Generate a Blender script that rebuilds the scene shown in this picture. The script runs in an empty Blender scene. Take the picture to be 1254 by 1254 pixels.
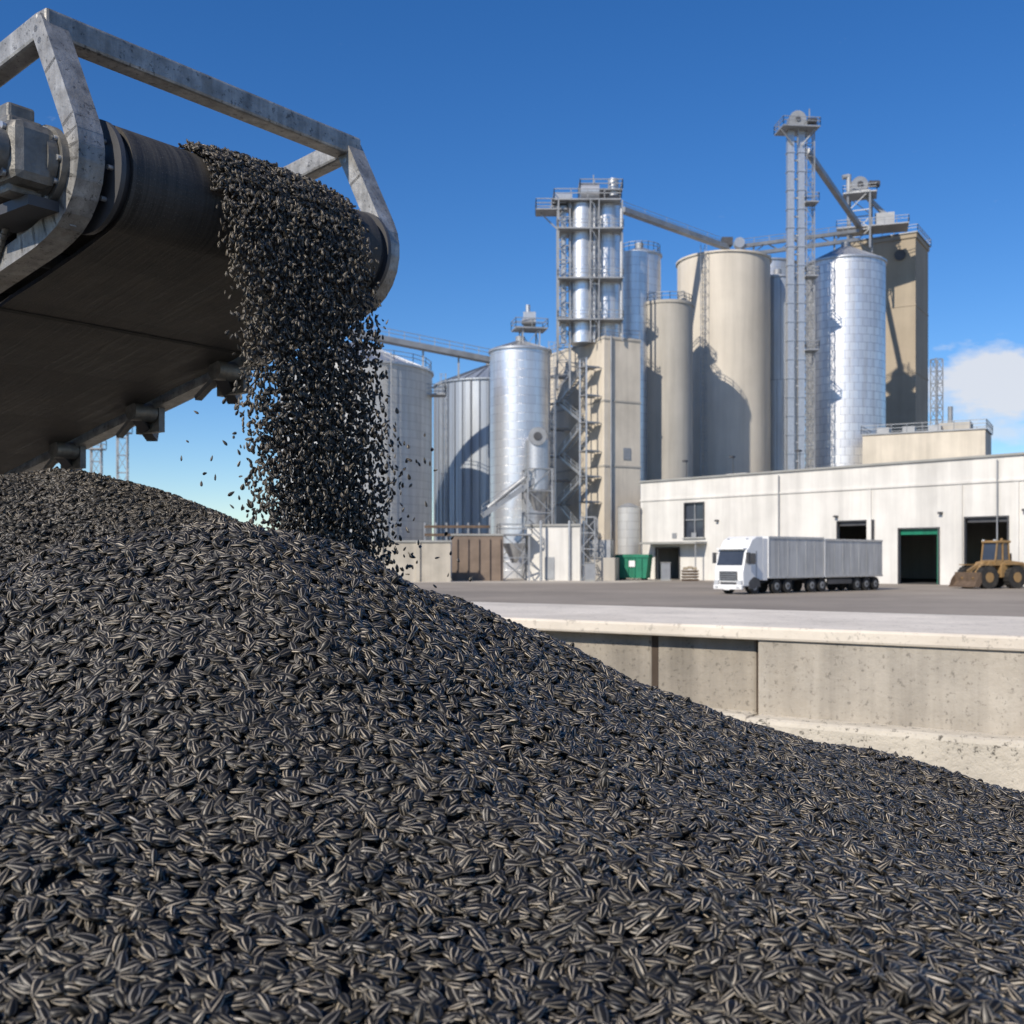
import bpy, math, random
import numpy as np
from mathutils import Vector, Matrix
random.seed(7); rng=np.random.default_rng(11)
F=1345.0; HZ=685.0; CH=2.4
def W(px,py,d): return Vector(((px-627)/F*d, d, CH+(HZ-py)/F*d))
scene=bpy.context.scene

# ---------------------------------------------------------------- materials
def new_mat(name):
    m=bpy.data.materials.new(name); m.use_nodes=True
    nt=m.node_tree; b=nt.nodes['Principled BSDF']
    return m,nt,b
def N(nt,t,**kw):
    n=nt.nodes.new(t)
    for k,v in kw.items():
        if k in n.inputs.keys(): n.inputs[k].default_value=v
        else: setattr(n,k,v)
    return n
def L(nt,a,b): nt.links.new(a,b)
def ramp(nt,src,stops):
    r=nt.nodes.new('ShaderNodeValToRGB')
    e=r.color_ramp.elements
    while len(e)<len(stops): e.new(0.5)
    for i,(p,c) in enumerate(stops):
        e[i].position=p; e[i].color=(c,c,c,1) if isinstance(c,(int,float)) else (*c,1)
    L(nt,src,r.inputs[0]); return r
def mix(nt,blend,fac,a,b):
    m=nt.nodes.new('ShaderNodeMix'); m.data_type='RGBA'; m.blend_type=blend
    if isinstance(fac,(int,float)): m.inputs[0].default_value=fac
    else: L(nt,fac,m.inputs[0])
    for i,v in ((6,a),(7,b)):
        if isinstance(v,tuple): m.inputs[i].default_value=(*v,1)
        else: L(nt,v,m.inputs[i])
    return m.outputs[2]
def surf(name,col,rough=0.8,metal=0.0,scale=1.0,amt=0.25,streak=0.0,streak_scale=1.0,bump=0.0,bscale=20,spots=0.0,sp_scale=30,dirt=None):
    m,nt,b=new_mat(name)
    tc=N(nt,'ShaderNodeTexCoord')
    n1=N(nt,'ShaderNodeTexNoise',Scale=scale,Detail=6.0,Roughness=0.6); L(nt,tc.outputs['Object'],n1.inputs['Vector'])
    r1=ramp(nt,n1.outputs['Fac'],[(0.3,1-amt),(0.7,1.0+amt*0.3)])
    c=mix(nt,'MULTIPLY',1.0,tuple(col),r1.outputs[0])
    if streak>0:
        mp=N(nt,'ShaderNodeMapping'); mp.inputs['Scale'].default_value=(streak_scale,streak_scale,streak_scale*0.06); L(nt,tc.outputs['Object'],mp.inputs['Vector'])
        n2=N(nt,'ShaderNodeTexNoise',Scale=1.0,Detail=5.0,Roughness=0.65); L(nt,mp.outputs[0],n2.inputs['Vector'])
        r2=ramp(nt,n2.outputs['Fac'],[(0.35,1-streak),(0.6,1.0)])
        c=mix(nt,'MULTIPLY',1.0,c,r2.outputs[0])
    if dirt is not None:
        n4=N(nt,'ShaderNodeTexNoise',Scale=scale*0.6,Detail=8.0,Roughness=0.7); 
        mp2=N(nt,'ShaderNodeMapping'); mp2.inputs['Location'].default_value=(3,7,1); L(nt,tc.outputs['Object'],mp2.inputs[0]); L(nt,mp2.outputs[0],n4.inputs['Vector'])
        r4=ramp(nt,n4.outputs['Fac'],[(0.5,0.0),(0.72,0.8)])
        c=mix(nt,'MIX',r4.outputs[0],c,tuple(dirt))
    if spots>0:
        v=N(nt,'ShaderNodeTexNoise',Scale=sp_scale,Detail=3.0,Roughness=0.8); L(nt,tc.outputs['Object'],v.inputs['Vector'])
        r3=ramp(nt,v.outputs['Fac'],[(0.34,1-spots),(0.42,1.0)])
        c=mix(nt,'MULTIPLY',1.0,c,r3.outputs[0])
    L(nt,c,b.inputs['Base Color'])
    b.inputs['Roughness'].default_value=rough; b.inputs['Metallic'].default_value=metal
    if bump>0:
        n3=N(nt,'ShaderNodeTexNoise',Scale=bscale,Detail=6.0,Roughness=0.65); L(nt,tc.outputs['Object'],n3.inputs['Vector'])
        bp=N(nt,'ShaderNodeBump',Strength=bump,Distance=0.02); L(nt,n3.outputs['Fac'],bp.inputs['Height']); L(nt,bp.outputs[0],b.inputs['Normal'])
    return m
def panel_metal(name,c1,c2,seam,rough=0.4,metal=0.85,pw=2.6,ph=1.15,seamw=0.03,bumpd=0.05):
    m,nt,b=new_mat(name)
    uv=N(nt,'ShaderNodeUVMap')
    br=nt.nodes.new('ShaderNodeTexBrick'); br.offset=0.5
    br.inputs['Color1'].default_value=(*c1,1); br.inputs['Color2'].default_value=(*c2,1); br.inputs['Mortar'].default_value=(*seam,1)
    br.inputs['Scale'].default_value=1.0; br.inputs['Mortar Size'].default_value=seamw; br.inputs['Mortar Smooth'].default_value=0.3
    br.inputs['Brick Width'].default_value=pw; br.inputs['Row Height'].default_value=ph
    L(nt,uv.outputs[0],br.inputs['Vector'])
    tc=N(nt,'ShaderNodeTexCoord')
    mp=N(nt,'ShaderNodeMapping'); mp.inputs['Scale'].default_value=(0.9,0.9,0.06); L(nt,tc.outputs['Object'],mp.inputs[0])
    n2=N(nt,'ShaderNodeTexNoise',Scale=1.0,Detail=6.0,Roughness=0.65); L(nt,mp.outputs[0],n2.inputs['Vector'])
    r2=ramp(nt,n2.outputs['Fac'],[(0.3,0.74),(0.62,1.0)])
    c=mix(nt,'MULTIPLY',1.0,br.outputs['Color'],r2.outputs[0])
    L(nt,c,b.inputs['Base Color']); b.inputs['Metallic'].default_value=metal
    r3=ramp(nt,n2.outputs['Fac'],[(0.3,rough+0.12),(0.7,rough-0.05)]); L(nt,r3.outputs[0],b.inputs['Roughness'])
    bp=N(nt,'ShaderNodeBump',Strength=0.35,Distance=bumpd); bp.invert=True
    L(nt,br.outputs['Fac'],bp.inputs['Height']); L(nt,bp.outputs[0],b.inputs['Normal'])
    return m
def belt_mat():
    m,nt,b=new_mat('conveyor_belt_rubber')
    uv=N(nt,'ShaderNodeUVMap'); tc=N(nt,'ShaderNodeTexCoord')
    mp=N(nt,'ShaderNodeMapping'); mp.inputs['Scale'].default_value=(55,1.6,1); L(nt,uv.outputs[0],mp.inputs[0])
    n1=N(nt,'ShaderNodeTexNoise',Scale=1.0,Detail=6.0,Roughness=0.7); L(nt,mp.outputs[0],n1.inputs['Vector'])
    r1=ramp(nt,n1.outputs['Fac'],[(0.42,0.0),(0.68,1.0)])
    n2=N(nt,'ShaderNodeTexNoise',Scale=4.0,Detail=8.0,Roughness=0.7); L(nt,uv.outputs[0],n2.inputs['Vector'])
    r2=ramp(nt,n2.outputs['Fac'],[(0.42,0.0),(0.7,1.0)])
    c=mix(nt,'MIX',r1.outputs[0],(0.016,0.0155,0.015),(0.070,0.065,0.059))
    f=N(nt,'ShaderNodeMath',operation='MULTIPLY'); f.inputs[1].default_value=.65; L(nt,r2.outputs[0],f.inputs[0])
    c=mix(nt,'MIX',f.outputs[0],c,(0.085,0.072,0.058))
    n3=N(nt,'ShaderNodeTexNoise',Scale=220.0,Detail=3.0); L(nt,uv.outputs[0],n3.inputs['Vector'])
    r3=ramp(nt,n3.outputs['Fac'],[(0.60,0.0),(0.70,.45)])
    c=mix(nt,'MIX',r3.outputs[0],c,(0.2,0.18,0.15))
    L(nt,c,b.inputs['Base Color']); rr=ramp(nt,n1.outputs['Fac'],[(0.3,.5),(0.7,.75)]); L(nt,rr.outputs[0],b.inputs['Roughness'])
    bp=N(nt,'ShaderNodeBump',Strength=.45,Distance=.004); L(nt,n1.outputs['Fac'],bp.inputs['Height']); L(nt,bp.outputs[0],b.inputs['Normal'])
    return m
M={}
M['galv']=surf('galvanized_steel',(0.62,0.63,0.64),0.42,0.7,scale=9,amt=0.3,streak=0.12,streak_scale=6,bump=0.08,bscale=60)
M['frame']=surf('weathered_galvanized_frame',(0.46,0.455,0.44),0.5,0.45,scale=14,amt=0.5,streak=0.3,streak_scale=30,bump=0.2,bscale=90,spots=0.6,sp_scale=45,dirt=(0.27,0.245,0.21))
M['steel']=surf('grey_structural_steel',(0.36,0.37,0.38),0.5,0.35,scale=0.6,amt=0.3)
M['steel_dark']=surf('dark_structural_steel',(0.10,0.10,0.105),0.55,0.4,scale=0.8,amt=0.3)
M['silo_bright']=panel_metal('bright_galvanized_panels',(0.86,0.87,0.88),(0.76,0.77,0.79),(0.44,0.45,0.47),rough=0.34,metal=0.78,pw=2.4,ph=1.1,seamw=0.022)
M['silo_grid']=panel_metal('gridded_galvanized_panels',(0.84,0.85,0.86),(0.72,0.73,0.76),(0.42,0.44,0.49),rough=0.40,metal=0.75,pw=1.25,ph=1.15,seamw=0.04)
M['silo_dull']=panel_metal('weathered_galvanized_panels',(0.58,0.575,0.55),(0.52,0.515,0.495),(0.37,0.365,0.35),rough=0.5,metal=0.3,pw=3.0,ph=1.0,seamw=0.03)
M['silo_blue']=panel_metal('corrugated_galvanized_panels',(0.50,0.54,0.58),(0.43,0.47,0.52),(0.26,0.28,0.31),rough=0.45,metal=0.6,pw=1.1,ph=30,seamw=0.06)
M['conc_silo']=surf('silo_concrete',(0.66,0.605,0.515),0.9,scale=0.12,amt=0.14,streak=0.18,streak_scale=0.5,bump=0.1,bscale=2)
M['conc_silo2']=surf('grey_silo_concrete',(0.46,0.43,0.375),0.9,scale=0.15,amt=0.15,streak=0.2,streak_scale=0.6,bump=0.1,bscale=2)
M['conc_tower']=surf('tower_concrete',(0.68,0.61,0.50),0.9,scale=0.2,amt=0.2,streak=0.22,streak_scale=0.6,bump=0.1,bscale=2)
M['tan']=surf('tan_cladding',(0.40,0.335,0.245),0.85,scale=0.15,amt=0.15,streak=0.12,streak_scale=0.6)
M['white_wall']=surf('white_rendered_wall',(0.72,0.70,0.655),0.9,scale=0.25,amt=0.14,streak=0.18,streak_scale=0.7,bump=0.05,bscale=3)
M['cap']=surf('parapet_cap',(0.33,0.33,0.31),0.7,scale=0.5,amt=0.2)
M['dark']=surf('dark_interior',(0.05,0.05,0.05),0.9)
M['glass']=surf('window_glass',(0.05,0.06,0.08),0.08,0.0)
M['green_paint']=surf('green_paint',(0.01,0.20,0.11),0.45,scale=1.2,amt=0.3,streak=0.2,streak_scale=2)
M['white_paint']=surf('white_paint',(0.80,0.80,0.79),0.35,scale=0.8,amt=0.08)
M['curtain']=surf('trailer_curtain',(0.60,0.59,0.56),0.6,scale=0.6,amt=0.15,streak=0.28,streak_scale=3.0)
M['rubber']=surf('tyre_rubber',(0.025,0.024,0.023),0.8,scale=3,amt=0.3,dirt=(0.08,0.07,0.055))
M['belt']=belt_mat()
M['motor']=surf('cast_motor_housing',(0.21,0.205,0.19),0.5,0.45,scale=20,amt=0.5,bump=0.2,bscale=80,dirt=(0.27,0.23,0.18))
M['yellow']=surf('yellow_machine_paint',(0.34,0.21,0.085),0.55,scale=1.2,amt=0.35,dirt=(0.22,0.17,0.11))
M['brown_wall']=surf('brown_block_wall',(0.23,0.175,0.135),0.9,scale=0.6,amt=0.3)
M['beige_wall']=surf('beige_yard_wall',(0.50,0.455,0.38),0.9,scale=0.4,amt=0.25,streak=0.2,streak_scale=0.8)
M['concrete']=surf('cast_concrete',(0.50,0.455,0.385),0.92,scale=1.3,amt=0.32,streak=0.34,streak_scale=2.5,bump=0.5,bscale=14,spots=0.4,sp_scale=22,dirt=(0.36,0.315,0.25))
M['concrete_dk']=surf('shade_toned_concrete',(0.39,0.35,0.29),0.92,scale=1.3,amt=0.30,streak=0.34,streak_scale=2.5,bump=0.5,bscale=14,spots=0.4,sp_scale=22,dirt=(0.29,0.25,0.20))  # same dirt and streaks; base colour darkened to paint in the turned panels' shade
M['concrete_lo']=surf('pitted_concrete',(0.60,0.55,0.46),0.95,scale=1.5,amt=0.2,bump=0.9,bscale=16,spots=0.8,sp_scale=16,dirt=(0.44,0.39,0.31))
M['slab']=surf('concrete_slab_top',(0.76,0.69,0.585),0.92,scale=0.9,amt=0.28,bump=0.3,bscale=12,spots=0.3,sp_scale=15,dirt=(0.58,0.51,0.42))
M['asphalt']=surf('yard_asphalt',(0.29,0.25,0.205),0.92,scale=0.07,amt=0.35,spots=0.15,sp_scale=1.2,dirt=(0.40,0.345,0.28))
M['apron']=surf('concrete_paving',(0.48,0.43,0.36),0.92,scale=0.3,amt=0.25)
M['joint']=surf('joint_sealant',(0.07,0.05,0.035),0.9,scale=3,amt=0.3)
M['lamp']=surf('headlamp_lens',(0.6,0.62,0.65),0.1,0.2)
M['rust']=surf('rusty_steel',(0.16,0.11,0.075),0.8,0.2,scale=3,amt=0.4)

# ---------------------------------------------------------------- builder
class B:
    def __init__(s,name): s.name=name; s.parts={}; s.M=Matrix.Identity(4)
    def P(s,part,mat,smooth=False):
        if part not in s.parts: s.parts[part]=dict(v=[],f=[],uv=[],mat=mat,sm=[])
        return s.parts[part]
    def add(s,part,mat,vs,fs,uvs=None,smooth=False):
        p=s.P(part,mat); o=len(p['v'])
        p['v']+= [s.M@Vector(v) for v in vs]
        for i,f in enumerate(fs):
            p['f'].append([o+k for k in f]); p['sm'].append(smooth)
            p['uv'].append(uvs[i] if uvs else [(0,0)]*len(f))
    def box(s,part,mat,c,size,R=None):
        c=Vector(c); hx,hy,hz=[k/2 for k in size]; vs=[]
        for x,y,z in ((-1,-1,-1),(1,-1,-1),(1,1,-1),(-1,1,-1),(-1,-1,1),(1,-1,1),(1,1,1),(-1,1,1)):
            v=Vector((x*hx,y*hy,z*hz)); 
            if R is not None: v=R@v
            vs.append(c+v)
        s.add(part,mat,vs,[(0,3,2,1),(4,5,6,7),(0,1,5,4),(1,2,6,5),(2,3,7,6),(3,0,4,7)])
    def beam(s,part,mat,a,b,w,h=None,up=Vector((0,0,1)),ext=0):
        a=Vector(a); b=Vector(b); d=(b-a); ln=d.length
        if ln<1e-6: return
        d/=ln; h=h or w
        x=d.cross(up)
        if x.length<1e-3: x=d.cross(Vector((1,0,0)))
        x.normalize(); z=x.cross(d)
        R=Matrix((x,d,z)).transposed()
        s.box(part,mat,(a+b)/2,(w,ln+2*ext,h),R)
    def cyl(s,part,mat,a,b,r0,r1=None,n=24,caps=True,smooth=True):
        a=Vector(a); b=Vector(b); r1=r0 if r1 is None else r1; d=b-a; ln=d.length; d=d/ln
        x=d.cross(Vector((0,0,1)))
        if x.length<1e-3: x=Vector((1,0,0))
        x.normalize(); y=d.cross(x)
        vs=[];fs=[];uv=[]
        for i in range(n):
            t=2*math.pi*i/n; o=x*math.cos(t)+y*math.sin(t)
            vs+= [a+o*r0,b+o*r1]
        per=2*math.pi*max(r0,r1)/n
        for i in range(n):
            j=(i+1)%n; fs.append((2*i,2*i+1,2*j+1,2*j)[::-1]); u0=i*per;u1=(i+1)*per
            uv.append([(u0,0),(u0,ln),(u1,ln),(u1,0)][::-1])
        s.add(part,mat,vs,fs,uv,smooth)
        if caps:
            s.add(part,mat,[vs[2*i] for i in range(n)],[tuple(range(n))])
            s.add(part,mat,[vs[2*i+1] for i in range(n)],[tuple(range(n))[::-1]])
    def prism(s,part,mat,poly,y0,y1):
        n=len(poly); vs=[(x,y0,z) for x,z in poly]+[(x,y1,z) for x,z in poly]
        fs=[tuple(range(n))[::-1],tuple(range(n,2*n))]+[(i,(i+1)%n,n+(i+1)%n,n+i) for i in range(n)]
        s.add(part,mat,vs,fs)
    def rail(s,part,mat,pts,h=1.1,t=0.06,post=1.8):
        for a,b in zip(pts[:-1],pts[1:]):
            a=Vector(a);b=Vector(b);n=max(1,int((b-a).length/post))
            for k in (h,h*0.55): s.beam(part,mat,a+Vector((0,0,k)),b+Vector((0,0,k)),t)
            for i in range(n+1):
                q=a.lerp(b,i/n); s.beam(part,mat,q,q+Vector((0,0,h)),t)
    def platform(s,part,mat,c,sx,sy,ang=0,h=1.1,t=0.08):
        c=Vector(c); R=Matrix.Rotation(ang,3,'Z'); s.box(part,mat,c,(sx,sy,0.18),R)
        q=[c+R@Vector((a*sx/2,b*sy/2,0.1)) for a,b in ((-1,-1),(1,-1),(1,1),(-1,1),(-1,-1))]
        s.rail(part+'_railing',mat,q,h,t)
    def lattice(s,part,mat,c,w,z0,z1,ang=0,t=0.2,step=2.5,w2=None):
        w2=w2 or w; R=Matrix.Rotation(ang,3,'Z'); c=Vector((c[0],c[1],0))
        cs=[c+R@Vector((a*w/2,b*w2/2,0)) for a,b in ((-1,-1),(1,-1),(1,1),(-1,1))]
        for q in cs: s.beam(part,mat,q+Vector((0,0,z0)),q+Vector((0,0,z1)),t)
        n=max(1,int((z1-z0)/step)); st=(z1-z0)/n
        for i in range(n):
            za=z0+i*st; zb=za+st
            for k in range(4):
                a=cs[k];b=cs[(k+1)%4]
                s.beam(part,mat,a+Vector((0,0,zb)),b+Vector((0,0,zb)),t*0.6)
                if i%2: a,b=b,a
                s.beam(part,mat,a+Vector((0,0,za)),b+Vector((0,0,zb)),t*0.5)
    def ladder(s,part,mat,x,y,z0,z1,w=0.6,cage=True):
        for q in (-w/2,w/2): s.beam(part,mat,(x+q,y,z0),(x+q,y,z1),0.08)
        z=z0
        while z<z1:
            s.beam(part,mat,(x-w/2,y,z),(x+w/2,y,z),0.05); z+=0.6
        if cage:
            z=z0+2
            while z<z1:
                for a,b in (((-.45,0),(-.45,-.7)),((-.45,-.7),(.45,-.7)),((.45,-.7),(.45,0))):
                    s.beam(part,mat,(x+a[0],y+a[1],z),(x+b[0],y+b[1],z),0.05)
                z+=1.8
            for q in (-.45,.45): s.beam(part,mat,(x+q,y-.7,z0+2),(x+q,y-.7,z1),0.05)
    def finish(s,bevel=None):
        allv=[v for p in s.parts.values() for v in p['v']]
        loc=Vector((sum(v.x for v in allv)/len(allv),sum(v.y for v in allv)/len(allv),min(v.z for v in allv)))
        e=bpy.data.objects.new(s.name,None); e.location=loc; e.empty_display_size=0.3; scene.collection.objects.link(e)
        for pn,p in s.parts.items():
            me=bpy.data.meshes.new(pn); me.from_pydata([v-loc for v in p['v']],[],p['f'])
            ul=me.uv_layers.new(name='UVMap'); k=0
            flat=[c for u in p['uv'] for q in u for c in q]
            ul.data.foreach_set('uv',flat)
            me.polygons.foreach_set('use_smooth',p['sm'])
            me.materials.append(M[p['mat']]); me.update()
            o=bpy.data.objects.new(pn,me); o.parent=e; scene.collection.objects.link(o)
            if bevel and pn in bevel:
                md=o.modifiers.new('bevel','BEVEL'); md.width=bevel[pn]; md.segments=2; md.limit_method='ANGLE'
        return e

def silo(name,cpx,rpx,eave,apex,d,mat,roofmat=None,ribs=0,roofribs=0,ladder_at=None,rim=True,z0=0,topgear=False,flat=False):
    b=B(name); c=W(cpx,eave,d); r=rpx/F*d; ze=c.z; za=CH+(HZ-apex)/F*d
    b.cyl('shell',mat,(c.x,d,z0),(c.x,d,ze),r,n=72,caps=False)
    rm=roofmat or mat
    if flat:
        b.cyl('roof_slab',rm,(c.x,d,ze-0.05),(c.x,d,ze+0.35),r+0.12,n=72)
    else:
        b.cyl('roof_cone',rm,(c.x,d,ze),(c.x,d,za),r+0.15,0.6,n=72,smooth=True)
        b.cyl('roof_vent','steel',(c.x,d,za-0.1),(c.x,d,za+0.7),0.6,n=16)
        if rim: b.cyl('eave_ring',rm,(c.x,d,ze-0.2),(c.x,d,ze+0.06),r+0.22,n=72)
    for i in range(ribs):
        t=2*math.pi*i/ribs; x=c.x+math.cos(t)*(r+0.05); y=d+math.sin(t)*(r+0.05)
        b.beam('stiffeners',mat,(x,y,z0),(x,y,ze-0.2),0.16)
    for i in range(roofribs):
        t=2*math.pi*i/roofribs; 
        b.beam('roof_ribs',rm,(c.x+math.cos(t)*(r+.1),d+math.sin(t)*(r+.1),ze+.08),(c.x+math.cos(t)*.5,d+math.sin(t)*.5,za+.08),0.14)
    if flat or topgear:
        pts=[(c.x+math.cos(2*math.pi*i/20)*(r-.1),d+math.sin(2*math.pi*i/20)*(r-.1),ze+.3) for i in range(21)]
        b.rail('roof_railing','steel',pts,1.1,0.07,2.5)
    if ladder_at is not None:
        t=math.radians(ladder_at); b.ladder('ladder','steel',c.x+math.cos(t)*(r+.35),d+math.sin(t)*(r+.35),z0+2,ze+1)
    return b,Vector((c.x,d,ze)),r,za

# ---------------------------------------------------------------- ground
def sheet(name,mat,pts,z):
    me=bpy.data.meshes.new(name); me.from_pydata([(x,y,z) for x,y in pts],[],[tuple(range(len(pts)))])
    me.materials.append(M[mat]); o=bpy.data.objects.new(name,me); scene.collection.objects.link(o); return o
sheet('ground','asphalt',[(-3000,-3000),(3000,-3000),(3000,3000),(-3000,3000)],0)
sheet('concrete_pavement','apron',[(-30,112),(12,112),(20,132),(30,128),(60,92),(75,100),(20,160),(-40,160)],0.004)

# ---------------------------------------------------------------- warehouse
A=Vector((15.7,134,0)); e=Vector((0.64,-0.768,0)).normalized(); nrm=Vector((e.y,-e.x,0))
def ft(px):
    k=(px-627)/F; return (k*A.y-A.x)/(e.x-k*e.y)
def fz(px,py):
    q=A+e*ft(px); return CH+(HZ-py)*q.y/F
wb=B('warehouse_building'); Rw=Matrix((e,-nrm,Vector((0,0,1)))).transposed()
wb.M=Matrix.Translation(A)@Rw.to_4x4()
H=11.75; LEN=78; TH=0.4; DP=26
ops=[]
for (x0,x1,y0,y1,kind) in [(803,833,670,712,'door'),(838,863,615,658,'win'),(1025,1071,637,720,'bay'),(1100,1151,646,720,'bayg'),(1181,1236,632,720,'bay')]:
    xm=(x0+x1)/2; z0=max(0,fz(xm,y1)) if kind=='win' else 0
    ops.append((ft(x0),ft(x1),z0,fz(xm,y0),kind))
ops.append((56,61,0,5.8,'bay'))
cur=0
for (t0,t1,z0,z1,kind) in ops:
    wb.box('walls','white_wall',((cur+t0)/2,TH/2,H/2),(t0-cur,TH,H))
    wb.box('walls','white_wall',((t0+t1)/2,TH/2,(z1+H)/2),(t1-t0,TH,H-z1))
    if z0>0: wb.box('walls','white_wall',((t0+t1)/2,TH/2,z0/2),(t1-t0,TH,z0))
    fm='steel_dark'
    fw=0.14
    wb.box('frame_'+kind,fm,((t0+t1)/2,-0.02,z1-fw/2),(t1-t0,0.2,fw))
    for q in (t0+fw/2,t1-fw/2): wb.box('frame_'+kind,fm,(q,-0.03,(z0+z1-fw)/2),(fw,0.2,z1-z0-fw))
    if kind=='win':
        wb.box('window_glass','glass',((t0+t1)/2,0.2,(z0+z1)/2),(t1-t0,0.04,z1-z0))
        wb.box('window_mullion','steel',((t0+t1)/2,0.1,(z0+z1)/2),(0.12,0.1,z1-z0))
        wb.box('window_mullion2','steel',((t0+t1)/2,0.08,(z0+z1)/2),(t1-t0,0.1,0.12))
        wb.box('window_sill','cap',((t0+t1)/2,-0.1,z0-0.1),(t1-t0+.3,0.3,0.12))
    if kind=='bayg':
        wb.box('roller_door','green_paint',((t0+t1)/2,0.25,z1-0.4),(t1-t0-.3,0.1,0.55))
        wb.box('green_jamb','green_paint',(t1-.25,0.2,(z1-.2)/2),(.14,.3,z1-.3))
    if kind=='bay':
        wb.box('roller_door_rolled','steel_dark',((t0+t1)/2,0.25,z1-0.35),(t1-t0-.4,0.12,0.4))
    cur=t1
wb.box('walls','white_wall',((cur+LEN)/2,TH/2,H/2),(LEN-cur,TH,H))
wb.box('side_walls','white_wall',(TH/2,TH+DP/2,H/2),(TH,DP,H))
wb.box('side_walls','white_wall',(LEN-TH/2,TH+DP/2,H/2),(TH,DP,H))
wb.box('back_wall','white_wall',(LEN/2,TH+DP+TH/2,H/2),(LEN,TH,H))
wb.box('roof','cap',(LEN/2,TH+DP/2,H-0.7),(LEN-2*TH-.02,DP-.02,0.3))
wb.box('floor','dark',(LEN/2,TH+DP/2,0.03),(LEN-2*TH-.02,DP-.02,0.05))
wb.box('parapet_cap','cap',(LEN/2,TH/2-0.05,H+0.1),(LEN+.3,TH+.3,0.2))
wb.box('parapet_cap','cap',(TH/2,TH+.15+DP/2,H+0.1),(TH+.3,DP,0.2))
wb.box('string_course','white_wall',(LEN/2,-0.06,H-2.2),(LEN,0.12,0.22))
for px in (1065,1176,1245):
    wb.box('pilasters','white_wall',(ft(px),-0.08,(H-2.4)/2),(0.5,0.16,H-2.4))
for t in (20.5,44.5): wb.cyl('downpipes','steel',(t,-0.2,0),(t,-0.2,H-0.3),0.07,n=10)
for t in (12,27.6,39,47): wb.box('wall_lights','steel_dark',(t,-0.2,6.8),(0.35,0.4,0.2))
for t in (5.5,8.5): wb.box('wall_vents','steel',(t,-.04,5.2),(.7,.08,.6))
for t in (14,15.4): wb.box('wall_boxes','steel',(t,-.15,1.6),(.5,.3,.8))
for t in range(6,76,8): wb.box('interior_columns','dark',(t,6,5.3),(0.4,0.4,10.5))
t0,t1=ft(797),ft(866)
wb.box('awning','cap',((t0+t1)/2,-1.0,fz(830,665)),(t1-t0,2.0,0.25))
for t in (t0+.2,t1-.2): wb.cyl('awning_posts','steel',(t,-1.8,0),(t,-1.8,fz(830,665)-.1),0.08,n=8)
for t,w_,h_ in ((9,3,1.4),(18,2,1.0),(50,2.5,1.2)):
    wb.box('roof_vents','white_wall',(t,8,H+h_/2-.5),(w_,2,h_+.1))
wb.rail('roof_railing','steel',[(6,10,H-.5),(44,10,H-.5)],1.6,0.07,2)
for t in (6,13,22): 
    wb.cyl('roof_lamp_masts','steel_dark',(t,1.5,H-.5),(t,1.5,H+2.2),0.05,n=6); wb.box('roof_lamp_heads','steel_dark',(t,1.3,H+2.3),(0.5,0.5,0.2))
wb.finish()

pb=B('roof_penthouse'); c=W(1135,545,150)
pb.box('walls','conc_tower',(c.x,c.y,c.z/2+.6),(15.5,8,c.z+1.2),Matrix.Rotation(-.5,3,'Z'))
pb.platform('top_deck','steel',(c.x,c.y,c.z+1.4),15.8,8.2,-.5)
pb.box('lift_room','conc_silo2',(c.x+4,c.y,c.z+2),(4,3,1.9),Matrix.Rotation(-.5,3,'Z'))
for k in (-5,-2,1): pb.box('roof_units','steel',(c.x+k,c.y-k*.5,c.z+2.0),(1.6,1.6,1.2),Matrix.Rotation(-.5,3,'Z'))
pb.finish()
ms=B('exhaust_mast'); c=W(1147,540,160)
ms.lattice('mast','steel',(c.x,c.y),1.2,c.z-4,W(0,440,160).z,0.3,0.14,1.6)
ms.box('equipment','steel_dark',(c.x+1.3,c.y,c.z+1),(1.8,1.5,3)); ms.cyl('stack','steel',(c.x+2,c.y,c.z-3),(c.x+2,c.y,c.z+5),0.35,n=12)
ms.box('footing','conc_tower',(c.x+.5,c.y,(c.z-3.5)/2),(5,4,c.z-3.5)); ms.finish()

# ---------------------------------------------------------------- silos
b,c,r,za=silo('grain_silo',437,92,457,420,138,'silo_dull','galv',ribs=0,roofribs=28,ladder_at=-60,topgear=True)
b.platform('side_platform','steel',(c.x+r+.6,c.y-1.5,c.z-3.0),2.4,2.4); b.finish()
b,c,r,za=silo('grain_silo',600,68,474,448,165,'silo_blue','silo_blue',ribs=40,roofribs=28,ladder_at=-140); b.finish()
b,c,r,za=silo('grain_silo',637,37,431,419,142,'silo_bright','galv',roofribs=20,ladder_at=-20)
b.lattice('gear_frame','steel',(c.x+1.2,c.y),2.2,c.z,za+1.6,0.2,0.16,1.5)
b.platform('gear_platform','steel',(c.x+1.2,c.y,za+1.6),4.2,3,0.2)
b.box('gear_head','galv',(c.x+1.2,c.y,za+2.8),(1.6,1.2,2.0)); b.cyl('gear_motor','steel',(c.x+.2,c.y-1,za+2.4),(c.x+2,c.y-1,za+2.4),0.4,n=14)
b.cyl('gear_spout','galv',(c.x+1,c.y,za+3.6),(c.x+1,c.y,za+4.8),0.3,n=12)
b.finish()
b,c,r,za=silo('concrete_silo',816,32,377,377,150,'conc_silo2',flat=True); b.finish()
b,c,r,za=silo('concrete_silo',886,56,322,316,168,'conc_silo','conc_silo',rim=True,ladder_at=-125); b.finish()
b,c,r,za=silo('steel_silo',940,36,326,318,190,'silo_bright','galv'); b.finish()
b,c,r,za=silo('steel_silo',952,28,344,336,172,'silo_blue','galv'); b.finish()
b,c,r,za=silo('steel_silo',1035,47,325,303,162,'silo_grid','galv',roofribs=32,ladder_at=-172); b.finish()
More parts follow.
